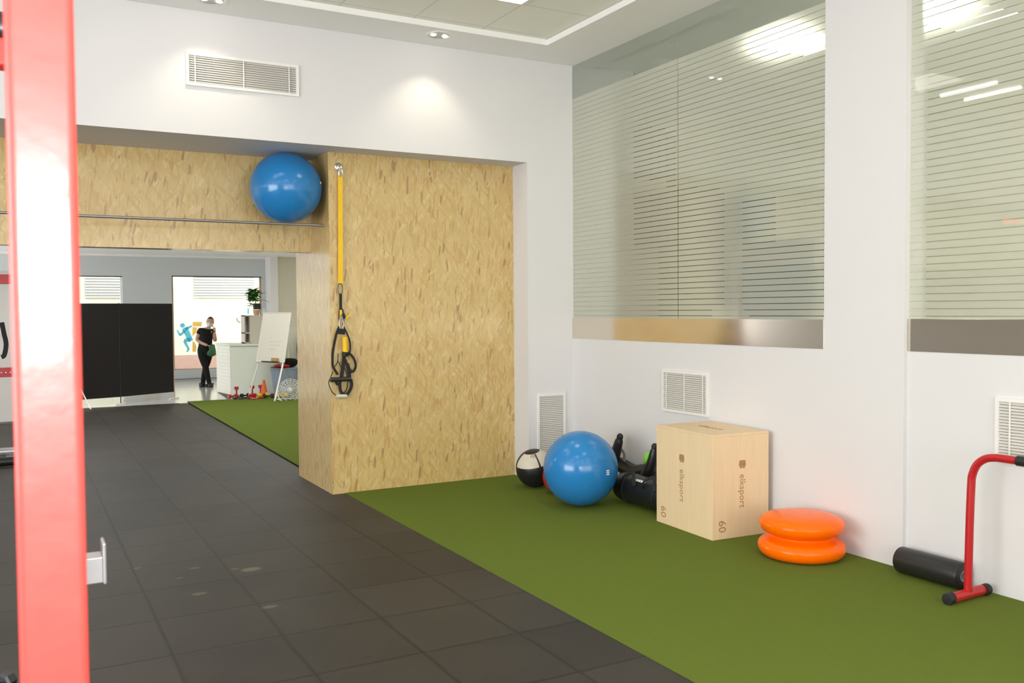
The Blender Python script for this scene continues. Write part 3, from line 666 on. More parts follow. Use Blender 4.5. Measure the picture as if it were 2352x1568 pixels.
for f_, w_, zt_, ze, n_, a_, e_ in ((on_left, LY, .325, .525, .87, -ey, ex), (on_right, LX, .325, .515, .165, ex, ey)):
    obj('brand_lettering', f_(w_*.525, zt_, 'elksport', .072), 'burn', t)
    obj('emblem', emblem(P0+(ey if f_ is on_left else ex)*w_*.525+zv*ze-e_*.0002, a_, zv, -e_), 'burn', t)
    obj('height_number', f_(w_*n_, .09, '60', .088), 'burn', t)
obj('brand_lettering', text_bm('elksport', .08, frame_mtx(P0+ex*LX*.5+ey*LY*.5+zv*(hb+.0005), -ey, ex)), 'burn', top)

# ------------------------------------------------------------------ orange double disc
sc_ = atZ(1847, 1254, .07); so = Vector((4.455, 4.20, .0045))
prof = [(0, 0), (.19, 0), (.235, .006), (.262, .025), (.276, .055), (.272, .085), (.25, .108), (.215, .122), (.198, .135), (.205, .148), (.235, .16), (.258, .180), (.268, .208), (.262, .234), (.235, .256), (.18, .274), (.10, .284), (0, .287)]
bm = BM(); pp = spline([(r, 0, z) for r, z in prof], 4); lathe(bm, [(max(p.x, 0), p.z) for p in pp], so, 72)
t = tag(obj('balance_cushion', bm, 'orange', loc=so, smooth='all'), 'glossy orange double-disc balance cushion on the turf', 'balance cushion')

# ------------------------------------------------------------------ foam roller and red dip bar
t = thing('foam_roller', 'black foam roller lying along the right wall behind the red frame', 'foam roller', (4.69, 3.40, .004))
bm = BM(); rr, ri, L_ = .078, .03, .42
lathe(bm, [(ri, 0), (rr-.008, 0), (rr-.002, .003), (rr, .010), (rr, L_-.010), (rr-.002, L_-.003), (rr-.008, L_), (ri, L_), (ri, 0)], (4.695, 3.635, .004+rr), 48, (.0, -1, 0)); obj('foam_body', bm, 'blackfoam', t, smooth=True)
bm = BM(); lathe(bm, [(ri-.005, .001), (ri, .001), (ri, L_-.001), (ri-.005, L_-.001), (ri-.005, .001)], (4.695, 3.635, .004+rr), 32, (0, -1, 0)); obj('core', bm, 'greymetal', t, smooth=True)
t = thing('dip_bar', 'red tubular dip bar with black grip at the right photo edge', 'dip bar', (4.57, 3.08, .004))
base_y = (3.095, 2.42); bz_ = .036
tp = atX(2240, 1085, 4.571)
path = [(4.555, 3.095, .05), (4.562, 3.094, .40), (4.570, 3.092, .64), (4.571, 3.085, .70), (4.572, 3.060, .755), (4.573, 3.015, .792), (4.573, 2.96, .806), (4.573, 2.90, .808), (4.573, 2.62, .808), (4.573, 2.56, .806), (4.573, 2.50, .79), (4.572, 2.455, .755), (4.571, 2.43, .70), (4.570, 2.423, .64), (4.562, 2.421, .40), (4.555, 2.42, .05)]
bm = BM(); tube(bm, spline(path, 5), .0215, 20); obj('tube', bm, 'red', t, smooth=True)
for y in base_y:
    bm = BM(); tube(bm, [(4.40, y, bz_), (4.715, y+.01, bz_)], .028, 24); bs = obj('base_tube', bm, 'red', t, smooth=True)
    for a, b in ((4.375, 4.425), (4.695, 4.735)):
        bm = BM(); tube(bm, [(a, y, bz_), (a+.004, y, bz_), (b-.004, y+.005, bz_), (b, y+.005, bz_)], [.028, .032, .032, .028], 24); obj('end_cap', bm, 'blackrub', bs, smooth=True)
bm = BM(); tube(bm, [(4.573, 2.835, .808), (4.573, 2.68, .808)], .027, 24); obj('grip', bm, 'blackfoam', t, smooth=True)

# ------------------------------------------------------------------ suspension trainer on the pier
YT = 7.672
def Q(x, y, dy=0.0): return atY(700+x*160/865, 640+y*160/865, YT+dy)
zs = 160/865*7.0/2071*1.13
an = atY(777, 383, 7.70)
t = thing('wall_anchor', 'metal wall anchor with ring at the top of the pier', 'wall anchor', (an.x, 7.70, an.z))
bm = BM(); lathe(bm, [(.034, 0), (.034, .005), (.026, .009), (0, .009)], (an.x, 7.699, an.z), 24, (0, -1, 0)); obj('plate', bm, 'chrome', t, smooth=True)
bm = BM(); tube(bm, [an+Vector((.02*math.cos(a), -.022, -.012+.026*math.sin(a))) for a in [2*PI*k/20 for k in range(20)]], .0055, 8, closed=True); obj('ring', bm, 'chrome', t, smooth=True)
t = thing('suspension_trainer', 'yellow and black suspension training straps hanging on the pier', 'suspension trainer', Q(450, 1440))
def carab(cx, cyy, w, h, m, name='carabiner', r=.0045):
    bm = BM(); c0 = Q(cx, cyy); W, H_ = w*zs/2, h*zs/2
    tube(bm, [c0+Vector((W*math.copysign(abs(math.cos(a))**.7, math.cos(a)), 0, H_*math.copysign(abs(math.sin(a))**.8, math.sin(a)))) for a in [2*PI*k/28 for k in range(28)]], r, 8, closed=True)
    return obj(name, bm, m, t, smooth=True)
c0 = atY(782, 396, YT)
bm = BM(); tube(bm, [c0+Vector((.016*math.cos(a), -.002, .036*math.sin(a))) for a in [2*PI*k/28 for k in range(28)]], .0055, 8, closed=True); obj('carabiner', bm, 'chrome', t, smooth=True)
bm = BM(); ribbon(bm, [atY(781.5, 404, YT), atY(782, 530, YT), atY(782, 652, YT)], .042, .004); obj('yellow_strap', bm, 'yellow', t)
carab(441, 125, 56, 130, 'darkmetal')
def rib(pts, w, m='strap', dy=0.0, name='strap', n=5):
    bm = BM(); ribbon(bm, spline([Q(x, y, dy) for x, y in pts], n), w*zs, .004); return obj(name, bm, m, t)
def wire(pts, r, m='strap', dy=0.0, name='cord'):
    bm = BM(); tube(bm, spline([Q(x, y, dy) for x, y in pts], 5), r, 8); return obj(name, bm, m, t, smooth=True)
rib([(446, 185), (446, 290), (448, 385)], 34)
rib([(430, 375), (425, 440), (425, 500), (432, 560)], 10); rib([(470, 375), (480, 440), (482, 520), (470, 580)], 16)
rib([(447, 385), (446, 452)], 26, 'yellow', -.004, 'yellow_tag')
rib([(474, 430), (500, 492)], 34, 'strap', -.006, 'buckle')
rib([(512, 488), (574, 436)], 24, 'yellow', -.008, 'yellow_tag')
carab(455, 560, 50, 150, 'greymetal', 'equalizer_ring', .004)
rib([(462, 620), (455, 690)], 90, 'strap', -.004, 'junction_loop')
rib([(432, 590), (395, 680), (368, 800), (350, 900), (345, 1010), (352, 1090), (410, 1190)], 30)
rib([(478, 590), (520, 670), (555, 760), (566, 850), (555, 920), (530, 960)], 20)
bm = BM(); tube(bm, [Q(500, 722, -.02), Q(503, 912, -.02)], .024*1.0, 16); obj('yellow_grip', bm, 'yellow', t, smooth=True)
bm = BM(); tube(bm, [Q(503, 910, -.02), Q(495, 965, -.02)], [.03, .022], 16); obj('grip_cap', bm, 'blackrub', t, smooth=True)
rib([(490, 955), (480, 1060), (458, 1210), (450, 1260)], 46, 'strap', -.006)
rib([(530, 915), (580, 950), (618, 1010), (632, 1090), (600, 1150), (556, 1130), (520, 1050), (505, 1000)], 30, 'strap', -.01)
rib([(525, 1050), (560, 1150), (590, 1140)], 46, 'strap', -.004); rib([(535, 1080), (552, 1180), (560, 1270)], 44, 'strap', -.002)
bm = BM(); tube(bm, [Q(318, 1254, -.02), Q(572, 1242, -.02)], .021, 16); obj('foam_grip', bm, 'blackfoam', t, smooth=True)
wire([(350, 1150), (318, 1230), (298, 1285), (312, 1350), (345, 1410), (385, 1442)], .004)
wire([(415, 925), (410, 1020), (380, 1080), (358, 1110)], .004); wire([(410, 1015), (450, 1095)], .0035); wire([(490, 1100), (515, 1160), (530, 1230)], .004)
rib([(385, 1270), (405, 1310), (445, 1300)], 30)
rib([(440, 1270), (436, 1340), (455, 1410), (500, 1440)], 38, 'strap', -.004); rib([(572, 1250), (582, 1320), (558, 1390), (520, 1440)], 40, 'strap', -.006); rib([(535, 1275), (520, 1370), (480, 1425)], 12)
bm = BM(); tube(bm, [Q(395, 1458, -.01), Q(520, 1456, -.01)], .017, 16); obj('handle', bm, 'cream', t, smooth=True, label='pale grip tube')

# ------------------------------------------------------------------ far room: folding screen
A, B_, C_ = Vector((.42, 16.95, 0)), Vector((1.607, 17.33, 0)), Vector((2.585, 17.88, 0))
t = thing('folding_screen', 'black fabric folding screen standing across the far room', 'folding screen', B_)
def screen(p, q):
    d = (q-p).normalized(); n = Vector((d.y, -d.x, 0))*.008
    z0, z1 = .135, 1.79
    pn = BM(); a, b = p+d*.012, q-d*.012
    hexa(pn, [a-n+zv*z0, b-n+zv*z0, b+n+zv*z0, a+n+zv*z0, a-n+zv*z1, b-n+zv*z1, b+n+zv*z1, a+n+zv*z1]); obj('fabric_panel', pn, 'blackfab', t)
screen(A, B_); screen(B_, C_)
for p in (A, B_, C_):
    bm = BM(); tube(bm, [p+zv*.02, p+zv*1.80], .009, 10); obj('post', bm, 'blackrub' if p is not C_ else 'terra', t, smooth=True)
    bm = BM(); tube(bm, [p+Vector((-.10, -.12, .012)), p+Vector((.10, .12, .012))], .012, 8); obj('foot', bm, 'whitemetal', t, smooth=True)
ft = atZ(209, 941)
bm = BM(); tube(bm, [ft+zv*.012, Vector((.95, 17.08, .33))], .012, 8); obj('prop', bm, 'whitemetal', t, smooth=True, label='pale thin prop')

# far-room furniture: reception desk, shelf, plants
D0, D1 = Vector((3.655, 18.02, 0)), Vector((4.70, 17.72, 0))       # front face line
dx = (D1-D0).normalized(); dn = Vector((-dx.y, dx.x, 0))            # into the desk
t = thing('reception_desk', 'pale green reception desk standing behind the whiteboard', 'desk', D0)
def slab(bm, o, ax, ay, a0, a1, b0, b1, z0, z1):
    hexa(bm, [o+ax*a0+ay*b0+zv*z0, o+ax*a1+ay*b0+zv*z0, o+ax*a1+ay*b1+zv*z0, o+ax*a0+ay*b1+zv*z0, o+ax*a0+ay*b0+zv*z1, o+ax*a1+ay*b0+zv*z1, o+ax*a1+ay*b1+zv*z1, o+ax*a0+ay*b1+zv*z1]); return bm
DL = 1.09
obj('front_panel', slab(BM(), D0, dx, dn, 0, DL, 0, .03, 0, .965), 'desk', t)
E0 = atZ(499, 900); sd = Vector((E0.x-D0.x, E0.y-D0.y, 0)); sl = min(sd.length, 1.25); sd.normalize()
bm = BM(); hexa(bm, [D0+dn*.03+sd*0, D0+sd*sl, D0+sd*sl+dx*.03, D0+dx*.03+dn*.03, D0+dn*.03+zv*.965, D0+sd*sl+zv*.965, D0+sd*sl+dx*.03+zv*.965, D0+dx*.03+dn*.03+zv*.965]); obj('side_panel', bm, 'desklight', t)
bm = BM(); sn = Vector((-sd.y, sd.x, 0)); 
if sn.y > 0: sn = -sn
sn2 = sn if sn.x < 0 else -sn
for i in range(14):
    z = .03+i*.067; slab(bm, D0+sn2*.006, sd, sn2*-1, .01, sl, 0, .006, z, z+.05)
obj('slats', bm, 'desklight', t)
bm = BM(); hexa(bm, [D0-dn*.03-dx*.02+zv*.966, D0+dx*DL-dn*.03+zv*.966, D0+dx*DL+dn*.5+zv*.966, D0+sd*sl-dx*.02+zv*.966]+[p+zv*.035 for p in (D0-dn*.03-dx*.02+zv*.966, D0+dx*DL-dn*.03+zv*.966, D0+dx*DL+dn*.5+zv*.966, D0+sd*sl-dx*.02+zv*.966)]); obj('worktop', bm, 'desk', t)
s0 = atY(561.5, 787, 18.12); s0.z = 1.003
t = thing('cubby_shelf', 'beige cubby shelf standing on the reception desk', 'shelf', s0)
sx0, sx1, sy0, sy1, z0, z1 = s0.x, s0.x+.62, 18.12, 18.40, 1.003, 1.56
dv = atY(573.5, 750, 18.12).x
bm = BM(); box(bm, (sx0, sy0, z0), (sx0+.02, sy1, z1)); box(bm, (sx0, sy0, z1-.02), (sx1, sy1, z1)); box(bm, (sx0, sy0, z0), (sx1, sy1, z0+.02)); box(bm, (dv, sy0, z0), (dv+.02, sy1, z1)); box(bm, (sx0, sy0, 1.20), (dv, sy1, 1.22)); box(bm, (sx1-.02, sy0, z0), (sx1, sy1, z1)); obj('carcass', bm, 'shelf', t)
bm = BM(); box(bm, (dv+.02, sy0+.004, z0+.02), (sx1-.02, sy0+.02, z1-.02)); obj('door', bm, 'shelf', t)
bm = BM(); box(bm, (sx0+.02, sy1-.02, z0+.02), (dv, sy1-.004, z1-.02)); obj('back_panel', bm, 'greymetal', t)
# plants on the shelf
def leaf(bm, base, direction, length, width):
    d = Vector(direction).normalized(); s = d.cross(zv).normalized()*width/2; n = 5; rows = []
    for i in range(n+1):
        u = i/n; c = base+d*length*u-zv*length*.35*u*u; w = math.sin(PI*min(1, .12+u*.88))**.8*(1-.2*u)
        rows.append([bm.verts.new(c-s*w+zv*.012*w), bm.verts.new(c), bm.verts.new(c+s*w+zv*.012*w)])
    for a, b in zip(rows, rows[1:]):
        bm.faces.new((a[0], a[1], b[1], b[0])); bm.faces.new((a[1], a[2], b[2], b[1]))
pc = atY(589, 722, 18.26); pc.z = 1.56
t = thing('potted_plant', 'leafy green plant in tan and black pots on the cubby shelf', 'plant', pc)
bm = BM(); lathe(bm, [(0, 0), (.05, 0), (.07, .11), (.065, .11), (.055, .09), (0, .09)], pc, 24); obj('pot', bm, 'terra', t, smooth=True)
bm = BM(); box(bm, (pc.x-.055, pc.y-.055, pc.z+.115), (pc.x+.075, pc.y+.055, pc.z+.235), .006); obj('pot', bm, 'black', t, label='square black pot')
bm = BM(); tube(bm, spline([pc+zv*.2, pc+Vector((-.03, 0, .35)), pc+Vector((-.02, 0, .48))], 4), .01, 8); obj('stem', bm, 'stem', t, smooth=True)
bm = BM(); random.seed(3)
for i in range(110):
    a = random.uniform(0, 2*PI); zz = random.uniform(.28, .50); r = random.uniform(.02, .06)
    leaf(bm, pc+Vector((-.05+r*math.cos(a), r*math.sin(a), zz)), (math.cos(a), math.sin(a), random.uniform(-.1, .8)), random.uniform(.09, .17), random.uniform(.07, .12))
leaf(bm, pc+Vector((.06, 0, .30)), (1, -.2, .05), .22, .07); leaf(bm, pc+Vector((.05, 0, .40)), (.8, -.2, .55), .20, .05)
for i in range(10):
    a = random.uniform(0, 2*PI); leaf(bm, pc+Vector((-.11, 0, random.uniform(.16, .26))), (math.cos(a), math.sin(a), .3), .10, .06)
obj('foliage', bm, 'leaf', t, smooth=True)
jc = atY(606, 726, 18.25); jc.z = 1.56
bm = BM(); lathe(bm, [(0, 0), (.045, 0), (.05, .02), (.05, .09), (.03, .12), (.03, .13), (0, .13)], jc, 20); tag(obj('jar', bm, 'mask', loc=jc, smooth=True), 'small pale jar on the cubby shelf beside the plant pot', 'jar')
for i, (px, lab) in enumerate(((329, 'small green plant peeping over the black screen, left one'), (355, 'small green plant peeping over the black screen, right one'))):
    c = atY(px, 694, 22.3)
    t = thing('potted_plant', lab, 'plant', (c.x, 22.3, 0), 'plants behind the black screen')
    bm = BM(); lathe(bm, [(0, 0), (.08, 0), (.10, .35), (.09, .35), (.085, .3), (0, .3)], (c.x, 22.3, -.003), 24); obj('pot', bm, 'terra', t, smooth=True)
    bm = BM(); tube(bm, [(c.x, 22.3, .3), (c.x+.02, 22.3, 1.55)], .015, 8); obj('stem', bm, 'stem', t, smooth=True)
    bm = BM()
    for k in range(60):
        a = random.uniform(0, 2*PI); leaf(bm, Vector((c.x, 22.3, random.uniform(.9, c.z-.06))), (math.cos(a), math.sin(a), .9), random.uniform(.08, .12), .05)
    obj('foliage', bm, 'leaf', t, smooth=True)

# whiteboard easel
dyb = .16
BL, BR, TL, TR = atY(589, 830, 17.2), atY(653, 832, 16.7), atY(606, 719, 17.2+dyb), atY(669, 718, 16.7+dyb)
nb = (BR-BL).cross(TL-BL).normalized()
if nb.y < 0: nb = -nb
t = thing('whiteboard_easel', 'white flip-chart whiteboard on splayed white legs in the far room', 'whiteboard', ((BL.x+BR.x)/2, 16.95, .012))
bm = BM(); hexa(bm, [BL, BR, BR+nb*.02, BL+nb*.02, TL, TR, TR+nb*.02, TL+nb*.02]); bd = obj('board', bm, 'board', t)
bm = BM(); tube(bm, [BL-nb*.004, BR-nb*.004], .01, 8); tube(bm, [BR-nb*.002, TR-nb*.002], .008, 8); tube(bm, [TL-nb*.002, TR-nb*.002], .008, 8); tube(bm, [BL-nb*.002, TL-nb*.002], .008, 8); obj('rim', bm, 'whitemetal', t, smooth=True)
u_, v_ = (BR-BL), (TL-BL)
bm = BM()
random.seed(5)
for r_ in range(9):
    f0 = .86-r_*.075
    a = .42+random.uniform(-.06, .06)
    for k in range(random.randint(4, 7)):
        w = random.uniform(.02, .06); p = BL+u_*a+v_*f0-nb*.0015
        prism(bm, [p, p+u_*w, p+u_*w+v_*.006, p+v_*.006], -nb*.001); a += w+.03
obj('marker_lines', bm, 'teal', bd)
bm = BM(); g0 = BL+u_*.25-nb*.05; slab(bm, g0, u_, -nb, 0, .6, -.05, .02, -.015, .002); obj('pen_tray', bm, 'darkmetal', t)
FL, FR = atZ(571.5, 911, .032), atZ(631, 921, .032); BK = atZ(668, 917, .013)
for a, b in ((BL+u_*.06, FL), (BR-u_*.06, FR)):
    bm = BM(); tube(bm, [a+nb*.02, b], .017, 10); obj('leg', bm, 'whitemetal', t, smooth=True)
bm = BM(); tube(bm, [BL+u_*.8+nb*.05, BR+u_*.02+nb*.35-zv*(BR.z-.03)], .013, 10); obj('leg', bm, 'greymetal', t, smooth=True)
ersr = BL+u_*.62-nb*.045+zv*.004
bm = BM(); slab(bm, ersr, u_.normalized(), -nb, 0, .14, -.02, .03, 0, .06); tag(obj('eraser', bm, 'wood', loc=ersr), 'wooden eraser resting on the whiteboard pen tray', 'eraser')

# tub with kit behind the easel
bc = Vector((4.50, 17.22, .0125))
t = thing('storage_tub', 'translucent blue plastic tub stuffed with kit behind the whiteboard legs', 'tub', bc)
bm = BM(); lathe(bm, [(0, .004), (.20, .004), (.235, .28), (.265, .53), (.255, .53), (.225, .28), (.19, .02), (0, .02)], bc, 40); obj('body', bm, 'bin', t, smooth=True)
bm = BM(); tube(bm, [bc+Vector((.268*math.cos(2*PI*k/40), .268*math.sin(2*PI*k/40), .53)) for k in range(40)], .012, 8, closed=True); obj('rim', bm, 'bin', t, smooth=True)
def blob(name, c, r, sc, m, label, cat, seed=0, rot=0):
    random.seed(seed); bm = BM(); ball(bm, (0, 0, 0), r, 24, sc)
    for v in bm.verts:
        n_ = math.sin(v.co.x*31+seed)+math.sin(v.co.y*37+seed*2)+math.sin(v.co.z*41); v.co *= 1+.06*n_
    bm.transform(Matrix.Rotation(rot, 4, 'Z')); bm.transform(Matrix.Translation(c))
    lo = min(v.co.z for v in bm.verts)
    return tag(obj(name, bm, m, loc=(c[0], c[1], lo), smooth='all'), label, cat)
blob('ball', bc+Vector((-.08, -.06, .32)), .10, (1, 1, 1), 'teal', 'teal green ball seen through the tub side', 'ball', 1)
blob('cloth', bc+Vector((.02, .06, .15)), .15, (1, .9, .8), 'purple', 'violet cloth at the bottom of the tub', 'cloth', 2)
blob('cloth', bc+Vector((-.06, -.03, .57)), .12, (1.3, .9, .42), 'red', 'red cloth on top of the filled tub', 'cloth', 3)
blob('bag', bc+Vector((.12, .03, .63)), .12, (1.1, .9, .75), 'blackfab', 'black bag on top of the filled tub', 'bag', 4)
blob('cloth', bc+Vector((-.15, .08, .57)), .09, (1.2, .9, .5), 'cream', 'cream cloth hanging over the left side of the tub', 'cloth', 6)
# traffic cone
cc = atZ(612, 908, .0125); cc = Vector((4.12, 17.30, .0125))
t = thing('traffic_cone', 'orange traffic cone on the turf in front of the tub', 'cone', cc)
bm = BM(); box(bm, (cc.x-.10, cc.y-.10, .0125), (cc.x+.10, cc.y+.10, .03), .006); obj('base', bm, 'cone', t)
bm = BM(); lathe(bm, [(.075, .0175), (.02, .31), (.014, .32), (0, .32)], cc, 32); obj('cone_body', bm, 'cone', t, smooth=True)
# dumbbells and bands on the turf edge
def dumbbell(c, ang, up_, m, label, zf=.0125):
    c = Vector(c); d = Vector((math.cos(ang), math.sin(ang), 0)) if not up_ else zv
    t = thing('dumbbell', label, 'dumbbell', (c.x, c.y, zf), 'dumbbells beside the reception desk' if zf else None)
    h = .075; r = .042
    c0 = c+zv*(r+.0015 if not up_ else h+.03)
    bm = BM(); tube(bm, [c0-d*h, c0+d*h], .014, 12); obj('handle', bm, m, t, smooth=True)
    for s in (-1, 1):
        bm = BM(); e = c0+d*s*h; lathe(bm, [(0, -.03), (r*.8, -.03), (r, -.02), (r, .02), (r*.8, .03), (0, .03)], e, 8, d); obj('head', bm, m, t)
dumbbell((3.62, 17.35, .0125), 0, True, 'red', 'red dumbbell standing on end at the left of the kit row')
dumbbell((3.93, 17.42, .0125), 0, True, 'red', 'red dumbbell standing on end behind the easel left foot')
dumbbell((3.52, 17.22, .0125), .5, False, 'red', 'red dumbbell lying leftmost on the turf edge')
dumbbell((3.76, 17.26, .0125), .4, False, 'black', 'black dumbbell lying in front of the easel left foot')
dumbbell((4.06, 17.12, .0125), .1, False, 'yellow', 'yellow dumbbell lying left of the orange cone')
dumbbell((4.11, 16.93, .0125), -.2, False, 'black', 'black dumbbell lying in front of the orange cone')
dumbbell((3.86, 17.10, .0125), .9, False, 'red', 'red dumbbell lying between black and yellow ones')
dumbbell((4.36, 16.90, .0125), .1, False, 'yellow', 'yellow dumbbell lying right of the orange cone')
dumbbell((4.10, 17.50, .0125), 0, True, 'red', 'red dumbbell standing on end just behind the orange cone')
bm = BM(); tube(bm, spline([(3.62+.13*math.cos(a)*(1+.2*math.sin(3*a)), 17.0+.09*math.sin(a), .038+.012*math.sin(5*a)) for a in [2*PI*k/14 for k in range(14)]], 4), .011, 8)
tag(obj('resistance_band', bm, 'blackrub', loc=(3.64, 17.05, .0125), smooth=True), 'black resistance band loop lying in front of the dumbbells', 'resistance band')
bm = BM(); tube(bm, spline([(3.87+.14*math.cos(a), 16.86+.07*math.sin(a), .036+.01*math.sin(4*a)) for a in [2*PI*k/14 for k in range(14)]], 4), .011, 8)
tag(obj('resistance_band', bm, 'red', loc=(3.9, 16.92, .0125), smooth=True), 'red resistance band loop lying in front of the orange cone', 'resistance band')
q = atZ(2, 1574, .04)
dumbbell((q.x-.03, q.y-.03, 0), .9, False, 'darkmetal', 'dark grey dumbbell on the floor in the bottom left corner of the photo', 0)
# floor fan
fc = atY(667, 895, 16.35); fr_ = .20; fdir = Vector((-.35, -.93, .10)).normalized()
t = thing('floor_fan', 'white caged floor fan half hidden behind the pier', 'fan', (fc.x, 16.35, .0125))
fa = fdir.cross(zv).normalized(); fb = fa.cross(fdir)
bm = BM()
for off in (-.05, .05):
    for rr in (.05, .09, .13, .17, .20): tube(bm, [fc+fdir*off*(1.3-rr*2)+fa*rr*math.cos(2*PI*k/32)+fb*rr*math.sin(2*PI*k/32) for k in range(32)], .0035, 6, closed=True)
    for k in range(16):
        a = 2*PI*k/16; q = fa*math.cos(a)+fb*math.sin(a); tube(bm, [fc+fdir*off*1.25+q*.03, fc+fdir*off*.9+q*.2], .0025, 5)
obj('cage', bm, 'whitemetal', t, smooth=True)
for k in range(3):
    a = 2*PI*k/3; q = fa*math.cos(a)+fb*math.sin(a); w = fdir.cross(q)
    bm = BM(); hexa(bm, [fc+q*.03-w*.02-fdir*.015, fc+q*.16-w*.08-fdir*.025, fc+q*.17+w*.06+fdir*.02, fc+q*.03+w*.02+fdir*.015]+[p+fdir*.004 for p in (fc+q*.03-w*.02-fdir*.015, fc+q*.16-w*.08-fdir*.025, fc+q*.17+w*.06+fdir*.02, fc+q*.03+w*.02+fdir*.015)]); obj('blade', bm, 'clearplastic', t)
bm = BM(); lathe(bm, [(0, -.12), (.05, -.11), (.055, -.03), (.04, .03), (.025, .06), (0, .065)], fc, 24, fdir); obj('motor', bm, 'white', t, smooth=True)
bm = BM(); tube(bm, spline([(fc.x-.20, 16.30, .03), (fc.x-.23, 16.38, .12), (fc.x-.205, 16.37, fc.z), ], 5), .011, 8); tube(bm, spline([(fc.x+.20, 16.30, .03), (fc.x+.23, 16.38, .12), (fc.x+.205, 16.33, fc.z)], 5), .011, 8); tube(bm, [(fc.x-.2, 16.22, .025), (fc.x-.2, 16.5, .025)], .012, 8); tube(bm, [(fc.x+.2, 16.22, .025), (fc.x+.2, 16.5, .025)], .012, 8); tube(bm, [(fc.x-.2, 16.5, .025), (fc.x+.2, 16.5, .025)], .012, 8); obj('stand', bm, 'whitemetal', t, smooth=True)
# white board and dark jacket at the pier edge
a, b = atY(669, 868, 17.8), atY(681, 752, 17.9)
bm = BM(); prism(bm, [(a.x+.02, 17.75, .0125), (a.x+.50, 17.75, .0125), (a.x+.44, 18.0, b.z), (a.x-.0, 18.0, b.z)], (0, .02, .004))
tag(obj('spare_board', bm, 'board', loc=(a.x+.2, 17.8, .0125)), 'plain white board leaning behind the whiteboard beside the pier', 'board')
j0 = atY(681, 800, 17.55)
j0 = atY(681, 800, 17.80)
blob('jacket', Vector((j0.x+.12, 17.80, j0.z)), .2, (.62, .35, 1.5), 'blackfab', 'black jacket hanging beside the white board at the pier edge', 'jacket', 9)
# dark brown sheet on the floor by the desk
q = [atZ(499, 899, .001), atZ(531, 903, .001), atZ(532, 912, .001), atZ(523, 915.5, .001)]
bm = BM(); prism(bm, q, (0, 0, .006)); tag(obj('floor_patch', bm, 'mat', loc=q[2]), 'dark brown flat patch on the floor beside the reception desk', 'mat')

# ------------------------------------------------------------------ far left: second rack with red bars, white panels, weights
t = thing('storage_rack', 'distant red rack with two crossbars left of the red upright', 'rack', (-.8, 12.0, 0))
zt1, zt2 = atY(5, 641, 12).z, atY(5, 855, 12).z
for x in (-1.7, .055):
    bm = BM(); box(bm, (x-.03, 11.97, 0), (x+.03, 12.03, 2.3), .004); obj('upright', bm, 'red', t)
for z in (zt1, zt2):
    bm = BM(); box(bm, (-1.67, 11.97, z-.055), (.025, 12.03, z+.055), .004); obj('crossbar', bm, 'red', t)
bm = BM(); 
for k in range(12):
    x = -.02-k*.045; lathe(bm, [(.008, 0), (.008, .001), (0, .001)], (x, 11.969, zt2), 10, (0, -1, 0))
obj('peg_holes', bm, 'white', t)
bm = BM(); box(bm, (-1.73, 11.6, 0), (-1.67, 12.4, .06), .006); obj('foot', bm, 'red', t)
bm = BM(); box(bm, (.03, 11.6, 0), (.08, 12.4, .06), .006); obj('foot', bm, 'red', t)
bm = BM(); ribbon(bm, spline([atY(4, 740, 11.94), atY(9, 765, 11.94), atY(14, 790, 11.94), atY(10, 815, 11.94), atY(3, 820, 11.94)], 5), .05, .01); tag(obj('strap', bm, 'strap', loc=atY(8, 780, 11.94)), 'black strap hanging from the distant red rack', 'strap')
t = thing('partition', 'white partition panels with black frame lines at far left', 'partition', (-.5, 15.2, 0))
for k in range(4):
    x1 = .045-k*.5; bm = BM(); box(bm, (x1-.48, 15.2, .03), (x1-.02, 15.24, 2.25)); obj('panel', bm, 'white', t)
    bm = BM(); box(bm, (x1-.02, 15.18, 0), (x1, 15.26, 2.3)); obj('post', bm, 'black', t)
for i, (y, z, m, lab) in enumerate(((10.9, .055, 'black', 'black low bar lying nearest on the floor at far left'), (11.35, .10, 'greymetal', 'grey low bar lying on the floor at far left'))):
    bm = BM(); tube(bm, [(-1.3, y, z), (.02, y, z)], z*.9 if i == 0 else .045, 14); 
    if i: box(bm, (-1.2, y-.06, 0), (-1.1, y+.06, .06)); box(bm, (-.12, y-.06, 0), (-.02, y+.06, .06))
    tag(obj('bar', bm, m, loc=(-.6, y, 0), smooth=True), lab, 'bar')

# ------------------------------------------------------------------ shop-front windows, decals, street
def shop_window(n, w):
    t = bpy.data.objects.new('window_%d' % n, None); COL.objects.link(t); t.location = (w[0], YR, w[2]); t['kind'] = 'structure'
    bm = BM(); q = .04; y0, y1 = YR+.06, YR+.12
    box(bm, (w[0], y0, w[2]), (w[0]+q, y1, w[3])); box(bm, (w[1]-q, y0, w[2]), (w[1], y1, w[3])); box(bm, (w[0]+q, y0, w[2]), (w[1]-q, y1, w[2]+q*.4)); box(bm, (w[0]+q, y0, w[3]-q*.5), (w[1]-q, y1, w[3])); obj('window_frame', bm, 'white' if n == 3 else 'terra', t)
    bm = BM(); box(bm, (w[0]+q, YR+.085, w[2]+q*.4), (w[1]-q, YR+.093, w[3]-q*.5)); obj('pane', bm, 'glass', t)
    return t
shop_window(3, W1); w4 = shop_window(4, W2); shop_window(5, W0)
bm = BM(); box(bm, (W2[0], YR+.02, W2[3]-.025), (W2[1], YR+.06, W2[3])); box(bm, (W1[0], YR+.02, W1[3]-.02), (W1[1], YR+.06, W1[3])); struct('trim_2', bm, 'black')
YD = YR+.083
def G(x, y): return atY(380+x*.20408, 620+y*.20408, YD)
def stroke(bm, pts, w0, w1=None):
    w1 = w0 if w1 is None else w1; P = [G(*p) for p in pts]; k = .20408/91
    P = spline(P, 4); n = len(P); ribbon(bm, P, [(w0+(w1-w0)*i/(n-1))*k for i in range(n)], .0015)
